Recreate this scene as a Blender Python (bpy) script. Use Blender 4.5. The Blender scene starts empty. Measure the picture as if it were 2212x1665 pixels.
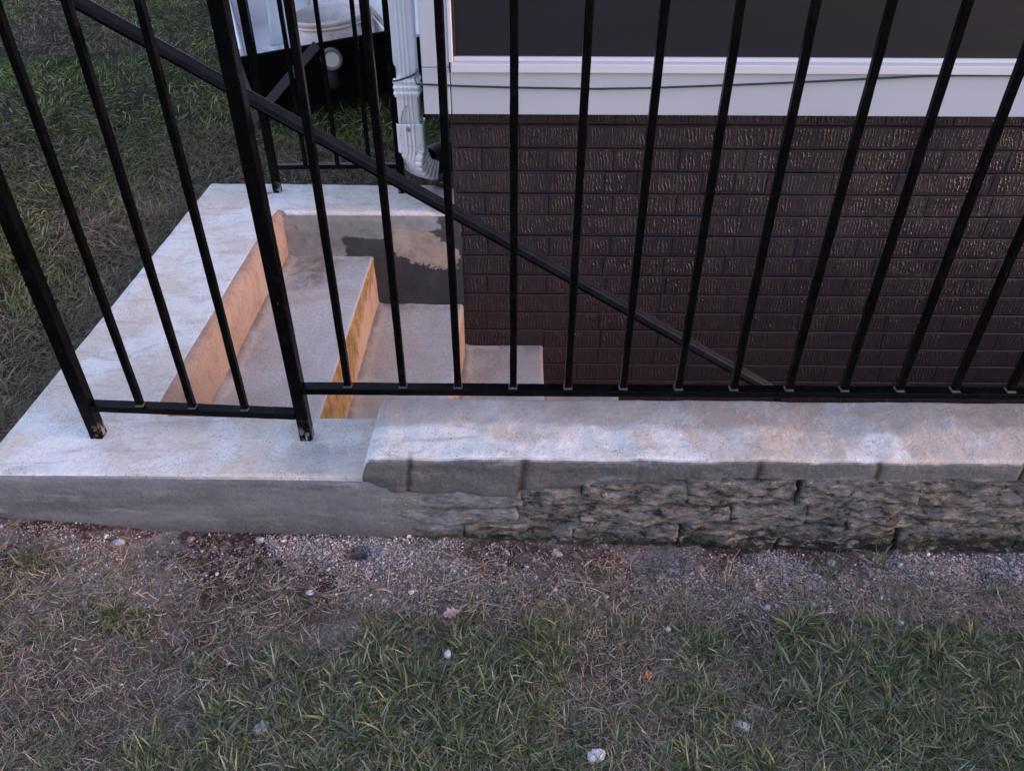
import bpy, bmesh, math, random
import numpy as np
from mathutils import Vector, Matrix

random.seed(7)
RNG = np.random.default_rng(11)
SC = bpy.context.scene
COL = SC.collection
R = math.radians

# ------------------------------------------------------------------ camera
cam_d = bpy.data.cameras.new("camera")
cam = bpy.data.objects.new("camera", cam_d)
COL.objects.link(cam)
SC.camera = cam
cam_d.sensor_width = 36.0
cam_d.lens = 36.0 * 1681.0 / 2212.0
cam_d.clip_start = 0.02
cam_d.clip_end = 500.0
_t, _p, _r = R(36.83), R(0.471), R(0.137)
fw = Vector((-math.sin(_p) * math.cos(_t), math.cos(_p) * math.cos(_t), -math.sin(_t)))
rt = Vector((math.cos(_p), math.sin(_p), 0.0))
up = rt.cross(fw)
r2 = rt * math.cos(_r) + up * math.sin(_r)
u2 = -rt * math.sin(_r) + up * math.cos(_r)
M = Matrix((r2, u2, -fw)).transposed().to_4x4()
M.translation = Vector((0, 0, 1.30))
cam.matrix_world = M

# ------------------------------------------------------------------ sky, sun, exposure
SUN_EL, SUN_AZ = R(9.0), R(6.0)      # sun low beyond the right end of the stairs, a little to the front
w = bpy.data.worlds.new("World")
SC.world = w
w.use_nodes = True
nt = w.node_tree
nt.nodes.clear()
sky = nt.nodes.new("ShaderNodeTexSky")
sky.sky_type = 'NISHITA'
sky.sun_disc = False
sky.sun_elevation = R(4.0)
sky.sun_rotation = R(90) + SUN_AZ
sky.air_density = 1.0
sky.dust_density = 1.5
sky.ozone_density = 1.6
hs = nt.nodes.new("ShaderNodeHueSaturation")
hs.inputs['Saturation'].default_value = 0.68
mx = nt.nodes.new("ShaderNodeMix")
mx.data_type = 'RGBA'
mx.blend_type = 'MULTIPLY'
mx.inputs[0].default_value = 1.0
mx.inputs[7].default_value = (0.97, 0.92, 1.13, 1)
bg = nt.nodes.new("ShaderNodeBackground")
bg.inputs['Strength'].default_value = 0.15
ow = nt.nodes.new("ShaderNodeOutputWorld")
nt.links.new(sky.outputs[0], hs.inputs['Color'])
nt.links.new(hs.outputs[0], mx.inputs[6])
nt.links.new(mx.outputs[2], bg.inputs[0])
nt.links.new(bg.outputs[0], ow.inputs[0])

sl = bpy.data.lights.new("sun", 'SUN')
sun = bpy.data.objects.new("sun", sl)
COL.objects.link(sun)
sl.energy = 0.21
sl.color = (1.0, 0.46, 0.20)
sl.angle = R(10)
sd = Vector((math.cos(SUN_EL) * math.cos(SUN_AZ), -math.cos(SUN_EL) * math.sin(SUN_AZ), math.sin(SUN_EL)))
sun.rotation_euler = sd.to_track_quat('Z', 'Y').to_euler()
sun.location = (6, -1, 3)

SC.view_settings.view_transform = 'Standard'
SC.view_settings.look = 'None'
SC.view_settings.exposure = 2.85
SC.view_settings.gamma = 1.0
SC.view_settings.use_curve_mapping = False
SC.cycles.max_bounces = 6
SC.cycles.use_denoising = True

# ------------------------------------------------------------------ noise
def _hash(ix, iy, iz, s):
    h = (ix * 374761393 + iy * 668265263 + iz * 2147483647 + s * 974634777) & 0xFFFFFFFF
    h = ((h ^ (h >> 13)) * 1274126177) & 0xFFFFFFFF
    h = (h ^ (h >> 16)) & 0xFFFFFFFF
    return h.astype(np.float64) / 4294967295.0

def vnoise(P, scale=1.0, seed=0):
    P = np.asarray(P, float) * scale
    i = np.floor(P).astype(np.int64)
    f = P - i
    f = f * f * (3 - 2 * f)
    out = 0
    for dx in (0, 1):
        for dy in (0, 1):
            for dz in (0, 1):
                wgt = (f[..., 0] if dx else 1 - f[..., 0]) * (f[..., 1] if dy else 1 - f[..., 1]) * (f[..., 2] if dz else 1 - f[..., 2])
                out = out + wgt * _hash(i[..., 0] + dx, i[..., 1] + dy, i[..., 2] + dz, seed)
    return out * 2 - 1

def fbm(P, scale=1.0, octaves=4, seed=0, gain=0.5):
    a, s, t = 1.0, 0.0, 0.0
    for o in range(octaves):
        s = s + a * vnoise(P, scale * 2 ** o, seed + o * 17)
        t += a
        a *= gain
    return s / t

def sstep(a, b, x):
    t = np.clip((x - a) / (b - a), 0, 1)
    return t * t * (3 - 2 * t)

def P3(x, y, z=0.0):
    x, y, z = np.broadcast_arrays(np.asarray(x, float), np.asarray(y, float), np.asarray(z, float))
    return np.stack([x, y, z], -1)

# ------------------------------------------------------------------ object helpers
def link(name, me, mat=None, parent=None, smooth=False):
    o = bpy.data.objects.new(name, me)
    COL.objects.link(o)
    if mat is not None:
        me.materials.append(mat)
    me.polygons.foreach_set("use_smooth", [bool(smooth)] * len(me.polygons))
    if parent is not None:
        o.parent = parent
    return o

def tag(o, label=None, cat=None, group=None, kind=None):
    if label: o['label'] = label
    if cat: o['category'] = cat
    if group: o['group'] = group
    if kind: o['kind'] = kind
    return o

def thing(name, label, cat, loc=(0, 0, 0), group=None):
    o = bpy.data.objects.new(name, None)
    COL.objects.link(o)
    o.location = loc
    o.empty_display_size = 0.05
    bpy.context.view_layer.update()
    return tag(o, label, cat, group)

def mesh_np(name, V, F, colors=None, loopcol=None):
    """V (n,3), F (m,k) int with k constant"""
    V = np.asarray(V, np.float32); F = np.asarray(F, np.int32)
    me = bpy.data.meshes.new(name)
    m, k = F.shape
    me.vertices.add(len(V)); me.vertices.foreach_set("co", V.ravel())
    me.loops.add(m * k); me.loops.foreach_set("vertex_index", F.ravel())
    me.polygons.add(m)
    me.polygons.foreach_set("loop_start", np.arange(0, m * k, k, dtype=np.int32))
    me.update(calc_edges=True)
    if colors is not None:
        ca = me.color_attributes.new("tint", 'FLOAT_COLOR', 'POINT')
        c4 = np.ones((len(V), 4), np.float32); c4[:, :3] = colors
        ca.data.foreach_set("color", c4.ravel())
    return me

def grid_faces(n, m, closed=False):
    """n stations x m profile points"""
    i = np.arange(n - 1)[:, None]; jm = m if closed else m - 1
    j = np.arange(jm)[None, :]
    j2 = (j + 1) % m
    a = i * m + j; b = i * m + j2; c = (i + 1) * m + j2; d = (i + 1) * m + j
    return np.stack([a, b, c, d], -1).reshape(-1, 4)

def sweep(name, S, mat, parent=None, closed=False, smooth=True, caps=False, flip=False):
    """S: (n,m,3) array of sections"""
    n, m = S.shape[:2]
    F = grid_faces(n, m, closed)
    if flip: F = F[:, ::-1]
    me = mesh_np(name, S.reshape(-1, 3), F)
    if caps:
        bm = bmesh.new(); bm.from_mesh(me); bm.verts.ensure_lookup_table()
        c0 = [bm.verts[i] for i in range(m)]; c1 = [bm.verts[(n - 1) * m + i] for i in range(m)]
        try:
            bm.faces.new(c0[::-1] if not flip else c0); bm.faces.new(c1 if not flip else c1[::-1])
        except ValueError: pass
        bmesh.ops.recalc_face_normals(bm, faces=bm.faces)
        bm.to_mesh(me); bm.free()
    return link(name, me, mat, parent, smooth)

def rc(o, parent):
    """keep world coordinates of a mesh written in world space when its thing stands elsewhere"""
    o.matrix_parent_inverse = parent.matrix_world.inverted()
    return o

def bm_obj(name, bm, mat, parent=None, smooth=False, world=True):
    me = bpy.data.meshes.new(name)
    bmesh.ops.recalc_face_normals(bm, faces=bm.faces)
    bm.to_mesh(me); bm.free()
    o = link(name, me, mat, parent, smooth)
    if parent is not None and world: rc(o, parent)
    return o

def bm_box(bm, x0, x1, y0, y1, z0, z1, bev=0.0, seg=2):
    r = bmesh.ops.create_cube(bm, size=1.0)
    vs = r['verts']
    for v in vs:
        v.co = Vector(((x0 + x1) / 2 + v.co.x * (x1 - x0), (y0 + y1) / 2 + v.co.y * (y1 - y0), (z0 + z1) / 2 + v.co.z * (z1 - z0)))
    if bev > 0:
        es = list({e for v in vs for e in v.link_edges})
        bmesh.ops.bevel(bm, geom=es, offset=bev, segments=seg, affect='EDGES', profile=0.5)
    return bm

def box(name, x0, x1, y0, y1, z0, z1, mat, parent=None, bev=0.002, seg=2):
    bm = bmesh.new(); bm_box(bm, x0, x1, y0, y1, z0, z1, bev, seg)
    return bm_obj(name, bm, mat, parent)

def tube_np(pts, rad, nseg=8):
    pts = [Vector(p) for p in pts]
    n = len(pts); rads = rad if isinstance(rad, (list, tuple)) else [rad] * n
    S = np.zeros((n, nseg, 3)); ref = Vector((0, 0, 1))
    for i, p in enumerate(pts):
        t = (pts[min(i + 1, n - 1)] - pts[max(i - 1, 0)]).normalized()
        a = t.cross(ref)
        if a.length < 1e-3: a = t.cross(Vector((1, 0, 0)))
        a.normalize(); b = t.cross(a).normalized(); ref = -b if False else ref
        for k in range(nseg):
            th = 2 * math.pi * k / nseg
            S[i, k] = p + a * math.cos(th) * rads[i] + b * math.sin(th) * rads[i]
    return S

# ------------------------------------------------------------------ material helpers
class NB:
    def __init__(s, name, rough=0.6, base=(0.5, 0.5, 0.5), metallic=0.0, spec=0.5):
        s.m = bpy.data.materials.new(name); s.m.use_nodes = True
        s.t = s.m.node_tree; s.b = s.t.nodes['Principled BSDF']
        s.b.inputs['Roughness'].default_value = rough
        s.b.inputs['Base Color'].default_value = (*base, 1)
        s.b.inputs['Metallic'].default_value = metallic
        s.b.inputs['Specular IOR Level'].default_value = spec
        s.geo = s.t.nodes.new('ShaderNodeNewGeometry')
        s.sep = s.n('ShaderNodeSeparateXYZ'); s.L(s.geo.outputs['Position'], s.sep.inputs[0])
        s.X, s.Y, s.Z = s.sep.outputs
        s._h = None
    def n(s, k): return s.t.nodes.new(k)
    def L(s, a, b): s.t.links.new(a, b)
    def _in(s, sock, v):
        if hasattr(v, 'is_linked') or isinstance(v, bpy.types.NodeSocket): s.L(v, sock)
        elif isinstance(v, (tuple, list)) and len(v) == 3 and sock.type == 'RGBA': sock.default_value = (*v, 1)
        else: sock.default_value = v
    def math(s, op, a, b=0.0, c=None, clamp=False):
        n = s.n('ShaderNodeMath'); n.operation = op; n.use_clamp = clamp
        s._in(n.inputs[0], a); s._in(n.inputs[1], b)
        if c is not None: s._in(n.inputs[2], c)
        return n.outputs[0]
    def vec(s, sx=1, sy=1, sz=1):
        n = s.n('ShaderNodeVectorMath'); n.operation = 'MULTIPLY'
        s.L(s.geo.outputs['Position'], n.inputs[0]); n.inputs[1].default_value = (sx, sy, sz)
        return n.outputs[0]
    def noise(s, scale, detail=4, rough=0.55, vec=None, dist=0.0, off=0.0):
        n = s.n('ShaderNodeTexNoise'); n.inputs['Scale'].default_value = scale
        n.inputs['Detail'].default_value = detail; n.inputs['Roughness'].default_value = rough
        n.inputs['Distortion'].default_value = dist
        v = vec if vec is not None else s.geo.outputs['Position']
        if off:
            a = s.n('ShaderNodeVectorMath'); a.operation = 'ADD'; s.L(v, a.inputs[0]); a.inputs[1].default_value = (off, off * 1.3, off * .7); v = a.outputs[0]
        s.L(v, n.inputs['Vector'])
        return n.outputs['Fac']
    def vor(s, scale, vec=None, feature='F1', out='Distance'):
        n = s.n('ShaderNodeTexVoronoi'); n.feature = feature; n.inputs['Scale'].default_value = scale
        s.L(vec if vec is not None else s.geo.outputs['Position'], n.inputs['Vector'])
        return n.outputs[out]
    def ramp(s, f, a, b, lo=0.0, hi=1.0):
        n = s.n('ShaderNodeMapRange'); n.interpolation_type = 'SMOOTHSTEP'
        s._in(n.inputs['Value'], f); n.inputs['From Min'].default_value = a; n.inputs['From Max'].default_value = b
        n.inputs['To Min'].default_value = lo; n.inputs['To Max'].default_value = hi
        return n.outputs['Result']
    def mix(s, f, a, b, mode='MIX'):
        n = s.n('ShaderNodeMix'); n.data_type = 'RGBA'; n.blend_type = mode
        s._in(n.inputs[0], f); s._in(n.inputs[6], a); s._in(n.inputs[7], b)
        return n.outputs[2]
    def color(s, c): s._in(s.b.inputs['Base Color'], c)
    def rough(s, v): s._in(s.b.inputs['Roughness'], v)
    def bump(s, h, strength=0.5, dist=0.002):
        n = s.n('ShaderNodeBump'); n.inputs['Strength'].default_value = strength; n.inputs['Distance'].default_value = dist
        s.L(h, n.inputs['Height'])
        if s._h is not None: s.L(s._h, n.inputs['Normal'])
        s._h = n.outputs[0]; s.L(s._h, s.b.inputs['Normal'])
    def attr(s, name='tint'):
        n = s.n('ShaderNodeAttribute'); n.attribute_name = name
        return n.outputs['Color']
    def nrm(s):
        n = s.n('ShaderNodeSeparateXYZ'); s.L(s.geo.outputs['True Normal'], n.inputs[0]); return n.outputs
    def box_mask(s, x0, x1, y0, y1, soft, wob):
        """smooth mask inside a plan rectangle, edge wobbled by noise socket wob (-.5...5)"""
        a = s.ramp(s.math('ADD', s.X, wob), x0, x0 + soft); b = s.ramp(s.math('ADD', s.X, wob), x1 - soft, x1, 1, 0)
        c = s.ramp(s.math('ADD', s.Y, wob), y0, y0 + soft); d = s.ramp(s.math('ADD', s.Y, wob), y1 - soft, y1, 1, 0)
        return s.math('MULTIPLY', s.math('MULTIPLY', a, b), s.math('MULTIPLY', c, d))

# ---- concrete of the kerb, wall cap
def mat_concrete(name, face=(0.16, 0.167, 0.18), light=(0.72, 0.72, 0.725), warm=(0.64, 0.575, 0.52), kind='curb'):
    m = NB(name, rough=0.85, spec=0.25)
    big = m.noise(2.6, 5, 0.6, dist=0.6)
    c = m.mix(m.ramp(big, 0.45, 0.56), light, warm)
    pale = m.noise(5.0, 4, 0.6, off=3.1, dist=1.0)
    c = m.mix(m.ramp(pale, 0.50, 0.74, 0, 0.55), c, (0.76, 0.77, 0.81))
    # blotchy brushed streaks
    st = m.noise(9, 6, 0.7, vec=m.vec(0.6, 2.2, 1), off=8.0, dist=0.8)
    c = m.mix(m.ramp(st, 0.50, 0.68, 0, 0.65), c, (0.40, 0.355, 0.325))
    if kind == 'curb':
        # old water ring on the left kerb and a darker patch round the corner post foot
        wob = m.math('MULTIPLY', m.math('SUBTRACT', m.noise(14, 4, 0.6, off=5), 0.5), 0.09)
        k = m.box_mask(-0.52, -0.36, 1.17, 1.29, 0.05, wob)
        c = m.mix(m.math('MULTIPLY', k, 0.5), c, (0.33, 0.33, 0.33))
        rim = m.noise(5.5, 5, 0.65, off=21, dist=0.4)
        ring = m.math('SUBTRACT', 1.0, m.math('MULTIPLY', m.math('ABSOLUTE', m.math('SUBTRACT', rim, 0.52)), 34.0), clamp=True)
        c = m.mix(m.math('MULTIPLY', ring, 0.28), c, (0.44, 0.38, 0.33))
    if kind == 'cap':
        # back half of the cap is a greyer, browner float coat
        wob = m.math('MULTIPLY', m.math('SUBTRACT', m.noise(6, 5, 0.6, off=5, vec=m.vec(0.7, 1, 1)), 0.5), 0.10)
        yy = m.math('ADD', m.Y, wob)
        c = m.mix(m.ramp(yy, 1.250, 1.282, 0, 0.88), c, m.mix(m.ramp(m.noise(4, 4, 0.6, off=13, dist=.7), .42, .6), (0.36, 0.305, 0.27), (0.42, 0.425, 0.44)))
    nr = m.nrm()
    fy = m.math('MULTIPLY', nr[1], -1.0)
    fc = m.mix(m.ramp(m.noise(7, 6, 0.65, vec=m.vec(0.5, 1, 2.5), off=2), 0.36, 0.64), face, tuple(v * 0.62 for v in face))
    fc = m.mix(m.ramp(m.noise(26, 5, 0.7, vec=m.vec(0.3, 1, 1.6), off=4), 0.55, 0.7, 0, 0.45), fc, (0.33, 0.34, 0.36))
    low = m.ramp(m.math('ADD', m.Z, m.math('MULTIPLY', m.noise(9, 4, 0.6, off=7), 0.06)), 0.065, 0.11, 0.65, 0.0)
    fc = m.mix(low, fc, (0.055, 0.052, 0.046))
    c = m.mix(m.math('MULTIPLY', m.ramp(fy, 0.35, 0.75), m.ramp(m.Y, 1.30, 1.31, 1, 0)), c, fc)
    # pits
    pit = m.vor(190)
    pm = m.math('MULTIPLY', m.ramp(pit, 0.14, 0.30, 1, 0), m.ramp(m.noise(20, 3, .6, off=9), 0.42, 0.58))
    c = m.mix(m.math('MULTIPLY', pm, 0.85), c, (0.12, 0.10, 0.09))
    gr = m.noise(150, 4, 0.75)
    c = m.mix(m.ramp(gr, 0.48, 0.64, 0.0, 0.22), c, (0.24, 0.22, 0.21))
    m.color(c)
    m.bump(m.noise(12, 5, 0.6, off=1), 0.35, 0.012)
    m.bump(m.noise(70, 5, 0.65), 0.7, 0.005)
    m.bump(m.math('SUBTRACT', m.noise(420, 2, 0.6), m.math('MULTIPLY', pm, 0.9)), 0.5, 0.0016)
    return m.m

def mat_step():
    m = NB("step_concrete", rough=0.85, spec=0.25)
    c = m.mix(m.ramp(m.noise(4, 5, 0.6, dist=.5), .4, .62), (0.55, 0.55, 0.555), (0.49, 0.455, 0.425))
    c = m.mix(m.ramp(m.noise(13, 6, 0.7, vec=m.vec(1.6, .6, 1), off=3), .52, .7, 0, .5), c, (0.36, 0.345, 0.335))
    wob = m.math('MULTIPLY', m.math('SUBTRACT', m.noise(16, 5, 0.65, off=5), 0.5), 0.16)
    k = m.box_mask(-0.80, -0.58, 2.20, 2.50, 0.09, wob)
    c = m.mix(m.math('MULTIPLY', k, m.ramp(m.noise(30, 4, .7, off=2), .35, .6, .3, .85)), c, (0.16, 0.145, 0.12))
    # dirt gathered along the brick side and in the corners under each riser
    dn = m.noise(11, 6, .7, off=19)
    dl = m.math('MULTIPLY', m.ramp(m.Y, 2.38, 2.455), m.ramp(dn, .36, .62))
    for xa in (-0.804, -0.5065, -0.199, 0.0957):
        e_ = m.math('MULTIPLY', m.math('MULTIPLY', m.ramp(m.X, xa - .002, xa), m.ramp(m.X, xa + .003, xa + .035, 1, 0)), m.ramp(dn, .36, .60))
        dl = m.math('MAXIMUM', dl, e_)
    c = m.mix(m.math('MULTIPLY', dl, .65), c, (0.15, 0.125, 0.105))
    c = m.mix(m.ramp(m.noise(130, 4, .75, off=2), 0.46, 0.62, 0.0, 0.42), c, (0.26, 0.24, 0.225))
    nr = m.nrm()
    # face toward the foot of the stairs: pink-brown cement, ochre mould on the second riser
    fc = m.mix(m.ramp(m.noise(9, 6, 0.7, vec=m.vec(1, 1.2, .5), off=6), .45, .7, 0, .8), (0.38, 0.28, 0.235), (0.25, 0.16, 0.13))
    zz = m.math('DIVIDE', m.math('SUBTRACT', m.Z, -0.167), 0.19)           # 0 foot .. 1 nosing
    thr = m.math('ADD', m.ramp(m.Y, 1.45, 2.45, -0.25, 0.72), m.math('MULTIPLY', m.math('SUBTRACT', m.noise(16, 5, .6, vec=m.vec(1, 2, .45), off=4), .5), 1.3))
    och = m.math('MULTIPLY', m.ramp(m.math('SUBTRACT', zz, thr), -0.08, 0.10), m.math('MULTIPLY', m.ramp(m.X, -0.56, -0.54), m.ramp(m.X, -0.46, -0.44, 1, 0)))
    fc = m.mix(m.math('MULTIPLY', och, 0.92), fc, m.mix(m.ramp(m.noise(22, 6, .75, vec=m.vec(1, 1, .5), off=9), .42, .62), (0.30, 0.20, 0.085), (0.13, 0.095, 0.045)))
    fc = m.mix(m.ramp(m.noise(90, 5, .75, off=39), .54, .64, 0, .5), fc, (0.42, 0.34, 0.28))
    c = m.mix(m.ramp(nr[0], 0.4, 0.75), c, fc)
    pit = m.vor(210)
    pm = m.math('MULTIPLY', m.ramp(pit, 0.10, 0.24, 1, 0), m.ramp(m.noise(24, 3, .6, off=9), 0.44, 0.6))
    c = m.mix(m.math('MULTIPLY', pm, 0.65), c, (0.15, 0.13, 0.12))
    m.color(c)
    m.bump(m.noise(14, 5, 0.6), 0.3, 0.010)
    m.bump(m.noise(80, 5, 0.7), 0.5, 0.004)
    m.bump(m.math('SUBTRACT', m.noise(400, 2, 0.6), m.math('MULTIPLY', pm, 0.9)), 0.5, 0.0018)
    return m.m

def mat_riser_top():
    """kerb inner face (first riser) shares the kerb top coat but is bare pink-brown cement"""
    m = NB("bare_cement", rough=0.88, spec=0.2)
    c = m.mix(m.ramp(m.noise(8, 6, 0.7, vec=m.vec(1, 1.2, .6), off=6), .42, .68, 0, .85), (0.30, 0.238, 0.220), (0.20, 0.135, 0.115))
    c = m.mix(m.ramp(m.noise(28, 6, 0.75, vec=m.vec(1, 1, .55), off=16), .54, .64, 0, .35), c, (0.15, 0.095, 0.075))
    c = m.mix(m.ramp(m.noise(120, 4, 0.75, off=26), .52, .62, 0, .4), c, (0.44, 0.34, 0.29))
    m.color(c)
    m.bump(m.noise(60, 5, 0.7), 0.7, 0.005)
    m.bump(m.noise(300, 2, 0.6), 0.4, 0.0015)
    return m.m

def mat_backwall():
    m = NB("patched_stucco", rough=0.8, spec=0.25)
    g = m.mix(m.ramp(m.noise(6, 6, .65, vec=m.vec(.7, 1, 1.4)), .38, .62), (0.30, 0.295, 0.295), (0.21, 0.205, 0.20))
    g = m.mix(m.ramp(m.noise(30, 5, .7, off=4), .58, .68, 0, .6), g, (0.10, 0.10, 0.095))
    # dark masonry paint over the lower right part
    n1 = m.math('MULTIPLY', m.math('SUBTRACT', m.noise(22, 6, .7, vec=m.vec(.5, 1, 1), off=2), .5), 0.10)
    n2 = m.math('MULTIPLY', m.math('SUBTRACT', m.noise(10, 5, .6, off=12), .5), 0.05)
    right = m.ramp(m.math('ADD', m.X, n1), -0.612, -0.600)
    edge = m.math('ADD', m.math('MULTIPLY', m.ramp(m.X, -0.45, -0.25), 0.03), 0.098)
    below = m.ramp(m.math('SUBTRACT', m.math('ADD', m.Z, n2), edge), -0.004, 0.004, 1, 0)
    dark = m.math('MULTIPLY', right, below)
    dark = m.math('MAXIMUM', dark, m.math('MULTIPLY', m.ramp(m.math('ADD', m.X, n1), -0.275, -0.262), m.ramp(m.noise(24, 5, .7, off=31), .38, .44)))
    dc = m.mix(m.ramp(m.noise(7, 5, .6, off=6), .4, .65), (0.050, 0.048, 0.052), (0.066, 0.062, 0.066))
    c = m.mix(dark, g, dc)
    # flaked-off patch showing tan cement
    dx = m.math('DIVIDE', m.math('SUBTRACT', m.X, m.math('ADD', -0.335, m.math('MULTIPLY', m.math('SUBTRACT', m.Z, 0.06), -0.25))), 0.12)
    dz = m.math('DIVIDE', m.math('SUBTRACT', m.Z, 0.058), 0.075)
    sl = m.math('ADD', dz, m.math('MULTIPLY', dx, 0.35))
    r = m.math('SQRT', m.math('ADD', m.math('MULTIPLY', dx, dx), m.math('MULTIPLY', sl, sl)))
    r = m.math('ADD', r, m.math('MULTIPLY', m.math('SUBTRACT', m.noise(17, 7, .75, off=8), .5), 1.6))
    pt = m.ramp(r, 0.93, 0.97, 1, 0)
    c = m.mix(pt, c, m.mix(m.ramp(m.noise(18, 5, .7, off=3), .4, .65), (0.40, 0.32, 0.26), (0.29, 0.22, 0.18)))
    m.color(c)
    m.bump(m.math('SUBTRACT', m.math('MULTIPLY', dark, 1.0), m.math('MULTIPLY', pt, 1.0)), 0.5, 0.0025)
    m.bump(m.noise(30, 5, .65, vec=m.vec(.6, 1, 1.3)), 0.5, 0.008)
    m.bump(m.noise(160, 4, .65), 0.45, 0.002)
    return m.m

def mat_brick():
    m = NB("brown_painted_brick", rough=0.5, spec=0.32)
    oi = m.n('ShaderNodeObjectInfo')
    rnd = oi.outputs['Random']
    c = m.mix(m.ramp(m.noise(5, 4, .6), .35, .65), (0.028, 0.021, 0.0265), (0.019, 0.015, 0.020))
    c = m.mix(m.ramp(m.Z, -0.65, 0.30, 0.85, 0.0), c, (0.062, 0.036, 0.038))  # courses redder downward, also lightened to make up for blocked sky light
    c = m.mix(m.math('MULTIPLY', rnd, 0.15), c, (0.016, 0.014, 0.018))
    fl = m.vor(34)
    c = m.mix(m.math('MULTIPLY', m.ramp(fl, 0.03, 0.05, 1, 0), m.ramp(m.noise(5, 2, .5, off=17), .56, .60)), c, (0.40, 0.37, 0.34))
    m.color(c)
    # ropy vertical drag marks of a wire-cut face, broken by smooth worn areas
    off = m.math('MULTIPLY', rnd, 7.0)
    w1 = m.math('MULTIPLY', m.math('SUBTRACT', m.noise(18, 4, .65, off=4), .5), 0.034)
    w2 = m.math('MULTIPLY', m.math('SUBTRACT', m.noise(6, 2, .5, vec=m.vec(1, 1, .3), off=14), .5), 0.03)
    lean = m.math('MULTIPLY', m.Z, m.math('MULTIPLY', m.math('SUBTRACT', m.noise(3, 1, .5, vec=m.vec(1, 1, 0), off=24), .42), .35))
    xx = m.math('ADD', m.math('ADD', m.math('ADD', m.X, w1), w2), m.math('ADD', lean, off))
    comb = m.math('ABSOLUTE', m.math('SINE', m.math('MULTIPLY', xx, math.pi / .0115)))
    rid = m.math('POWER', m.math('SUBTRACT', 1.0, comb), 2.6)
    mask = m.math('MULTIPLY', m.ramp(m.noise(12, 3, .6, off=22), .40, .54, 0.30, 1), m.ramp(m.noise(60, 2, .5, vec=m.vec(1, 1, .12), off=27), .38, .52, .10, 1))
    tc = m.n('ShaderNodeTexCoord'); gs = m.n('ShaderNodeSeparateXYZ'); m.L(tc.outputs['Generated'], gs.inputs[0])
    mg = m.math('MULTIPLY', m.math('MULTIPLY', m.ramp(gs.outputs[2], .10, .22), m.ramp(gs.outputs[2], .80, .92, 1, 0)), m.math('MULTIPLY', m.ramp(gs.outputs[0], .03, .08), m.ramp(gs.outputs[0], .92, .97, 1, 0)))
    mask = m.math('MULTIPLY', mask, mg)
    m.bump(m.math('MULTIPLY', rid, mask), 1.0, 0.0090)
    crumb = m.noise(70, 4, .6, dist=1.2, off=3)
    m.bump(m.math('MULTIPLY', m.ramp(crumb, .52, .60), m.ramp(m.noise(7, 3, .6, off=40), .48, .6)), 0.6, 0.0016)
    m.bump(m.noise(28, 5, .6), 0.45, 0.006)
    m.bump(m.noise(260, 3, .6), 0.4, 0.0008)
    m.rough(m.ramp(m.noise(9, 3, .6, off=2), .3, .7, .36, .52))
    return m.m

def mat_simple(name, base, rough=0.5, spec=0.5, metallic=0.0, var=0.12, nscale=6, bump=0.0, bscale=60, bdist=0.001, darker=None):
    m = NB(name, rough=rough, spec=spec, metallic=metallic)
    d = darker or tuple(v * (1 - var * 2) for v in base)
    m.color(m.mix(m.ramp(m.noise(nscale, 5, .6), .35, .68), base, d))
    if bump: m.bump(m.noise(bscale, 4, .6), bump, bdist)
    return m.m

def mat_black_paint():
    m = NB("black_gloss_paint", rough=0.22, spec=0.07)
    c = m.mix(m.ramp(m.noise(40, 4, .6), .5, .75), (0.0018, 0.0018, 0.0024), (0.0045, 0.0045, 0.0055))
    # rust freckles and cement smears close to the feet
    rs = m.math('MULTIPLY', m.ramp(m.noise(60, 5, .7, off=3), .60, .66), m.ramp(m.Z, 0.20, 0.27, 1, 0))
    c = m.mix(m.math('MULTIPLY', rs, .9), c, (0.13, 0.045, 0.02))
    ce = m.math('MULTIPLY', m.ramp(m.noise(48, 5, .7, off=11, vec=m.vec(1, 1, .5)), .54, .60), m.ramp(m.Z, 0.190, 0.235, 1, 0))
    c = m.mix(m.math('MULTIPLY', ce, .8), c, (0.30, 0.30, 0.31))
    sc = m.math('MULTIPLY', m.ramp(m.noise(120, 3, .7, vec=m.vec(1, 1, .12), off=6), .70, .74), 0.5)
    c = m.mix(sc, c, (0.10, 0.10, 0.11))
    m.color(c)
    m.bump(m.noise(55, 3, .6, vec=m.vec(1, 1, .35)), 0.22, 0.002)
    m.bump(m.noise(220, 3, .6), 0.25, 0.0007)
    m.rough(m.ramp(m.noise(30, 4, .6, off=5), .3, .7, .20, .34))
    return m.m

def mat_white_paint(name="white_trim_paint", base=(0.455, 0.485, 0.545)):
    m = NB(name, rough=0.5, spec=0.4)
    c = m.mix(m.ramp(m.noise(3, 4, .6, vec=m.vec(.5, 1, 1)), .4, .7), base, tuple(v * .93 for v in base))
    sp = m.vor(60)
    c = m.mix(m.math('MULTIPLY', m.ramp(sp, .02, .05, 1, 0), m.ramp(m.noise(9, 2, .5, off=4), .6, .64)), c, (0.25, 0.24, 0.24))
    m.color(c)
    m.bump(m.noise(45, 4, .6, vec=m.vec(.3, 1, 1)), 0.2, 0.0012)
    return m.m

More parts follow.
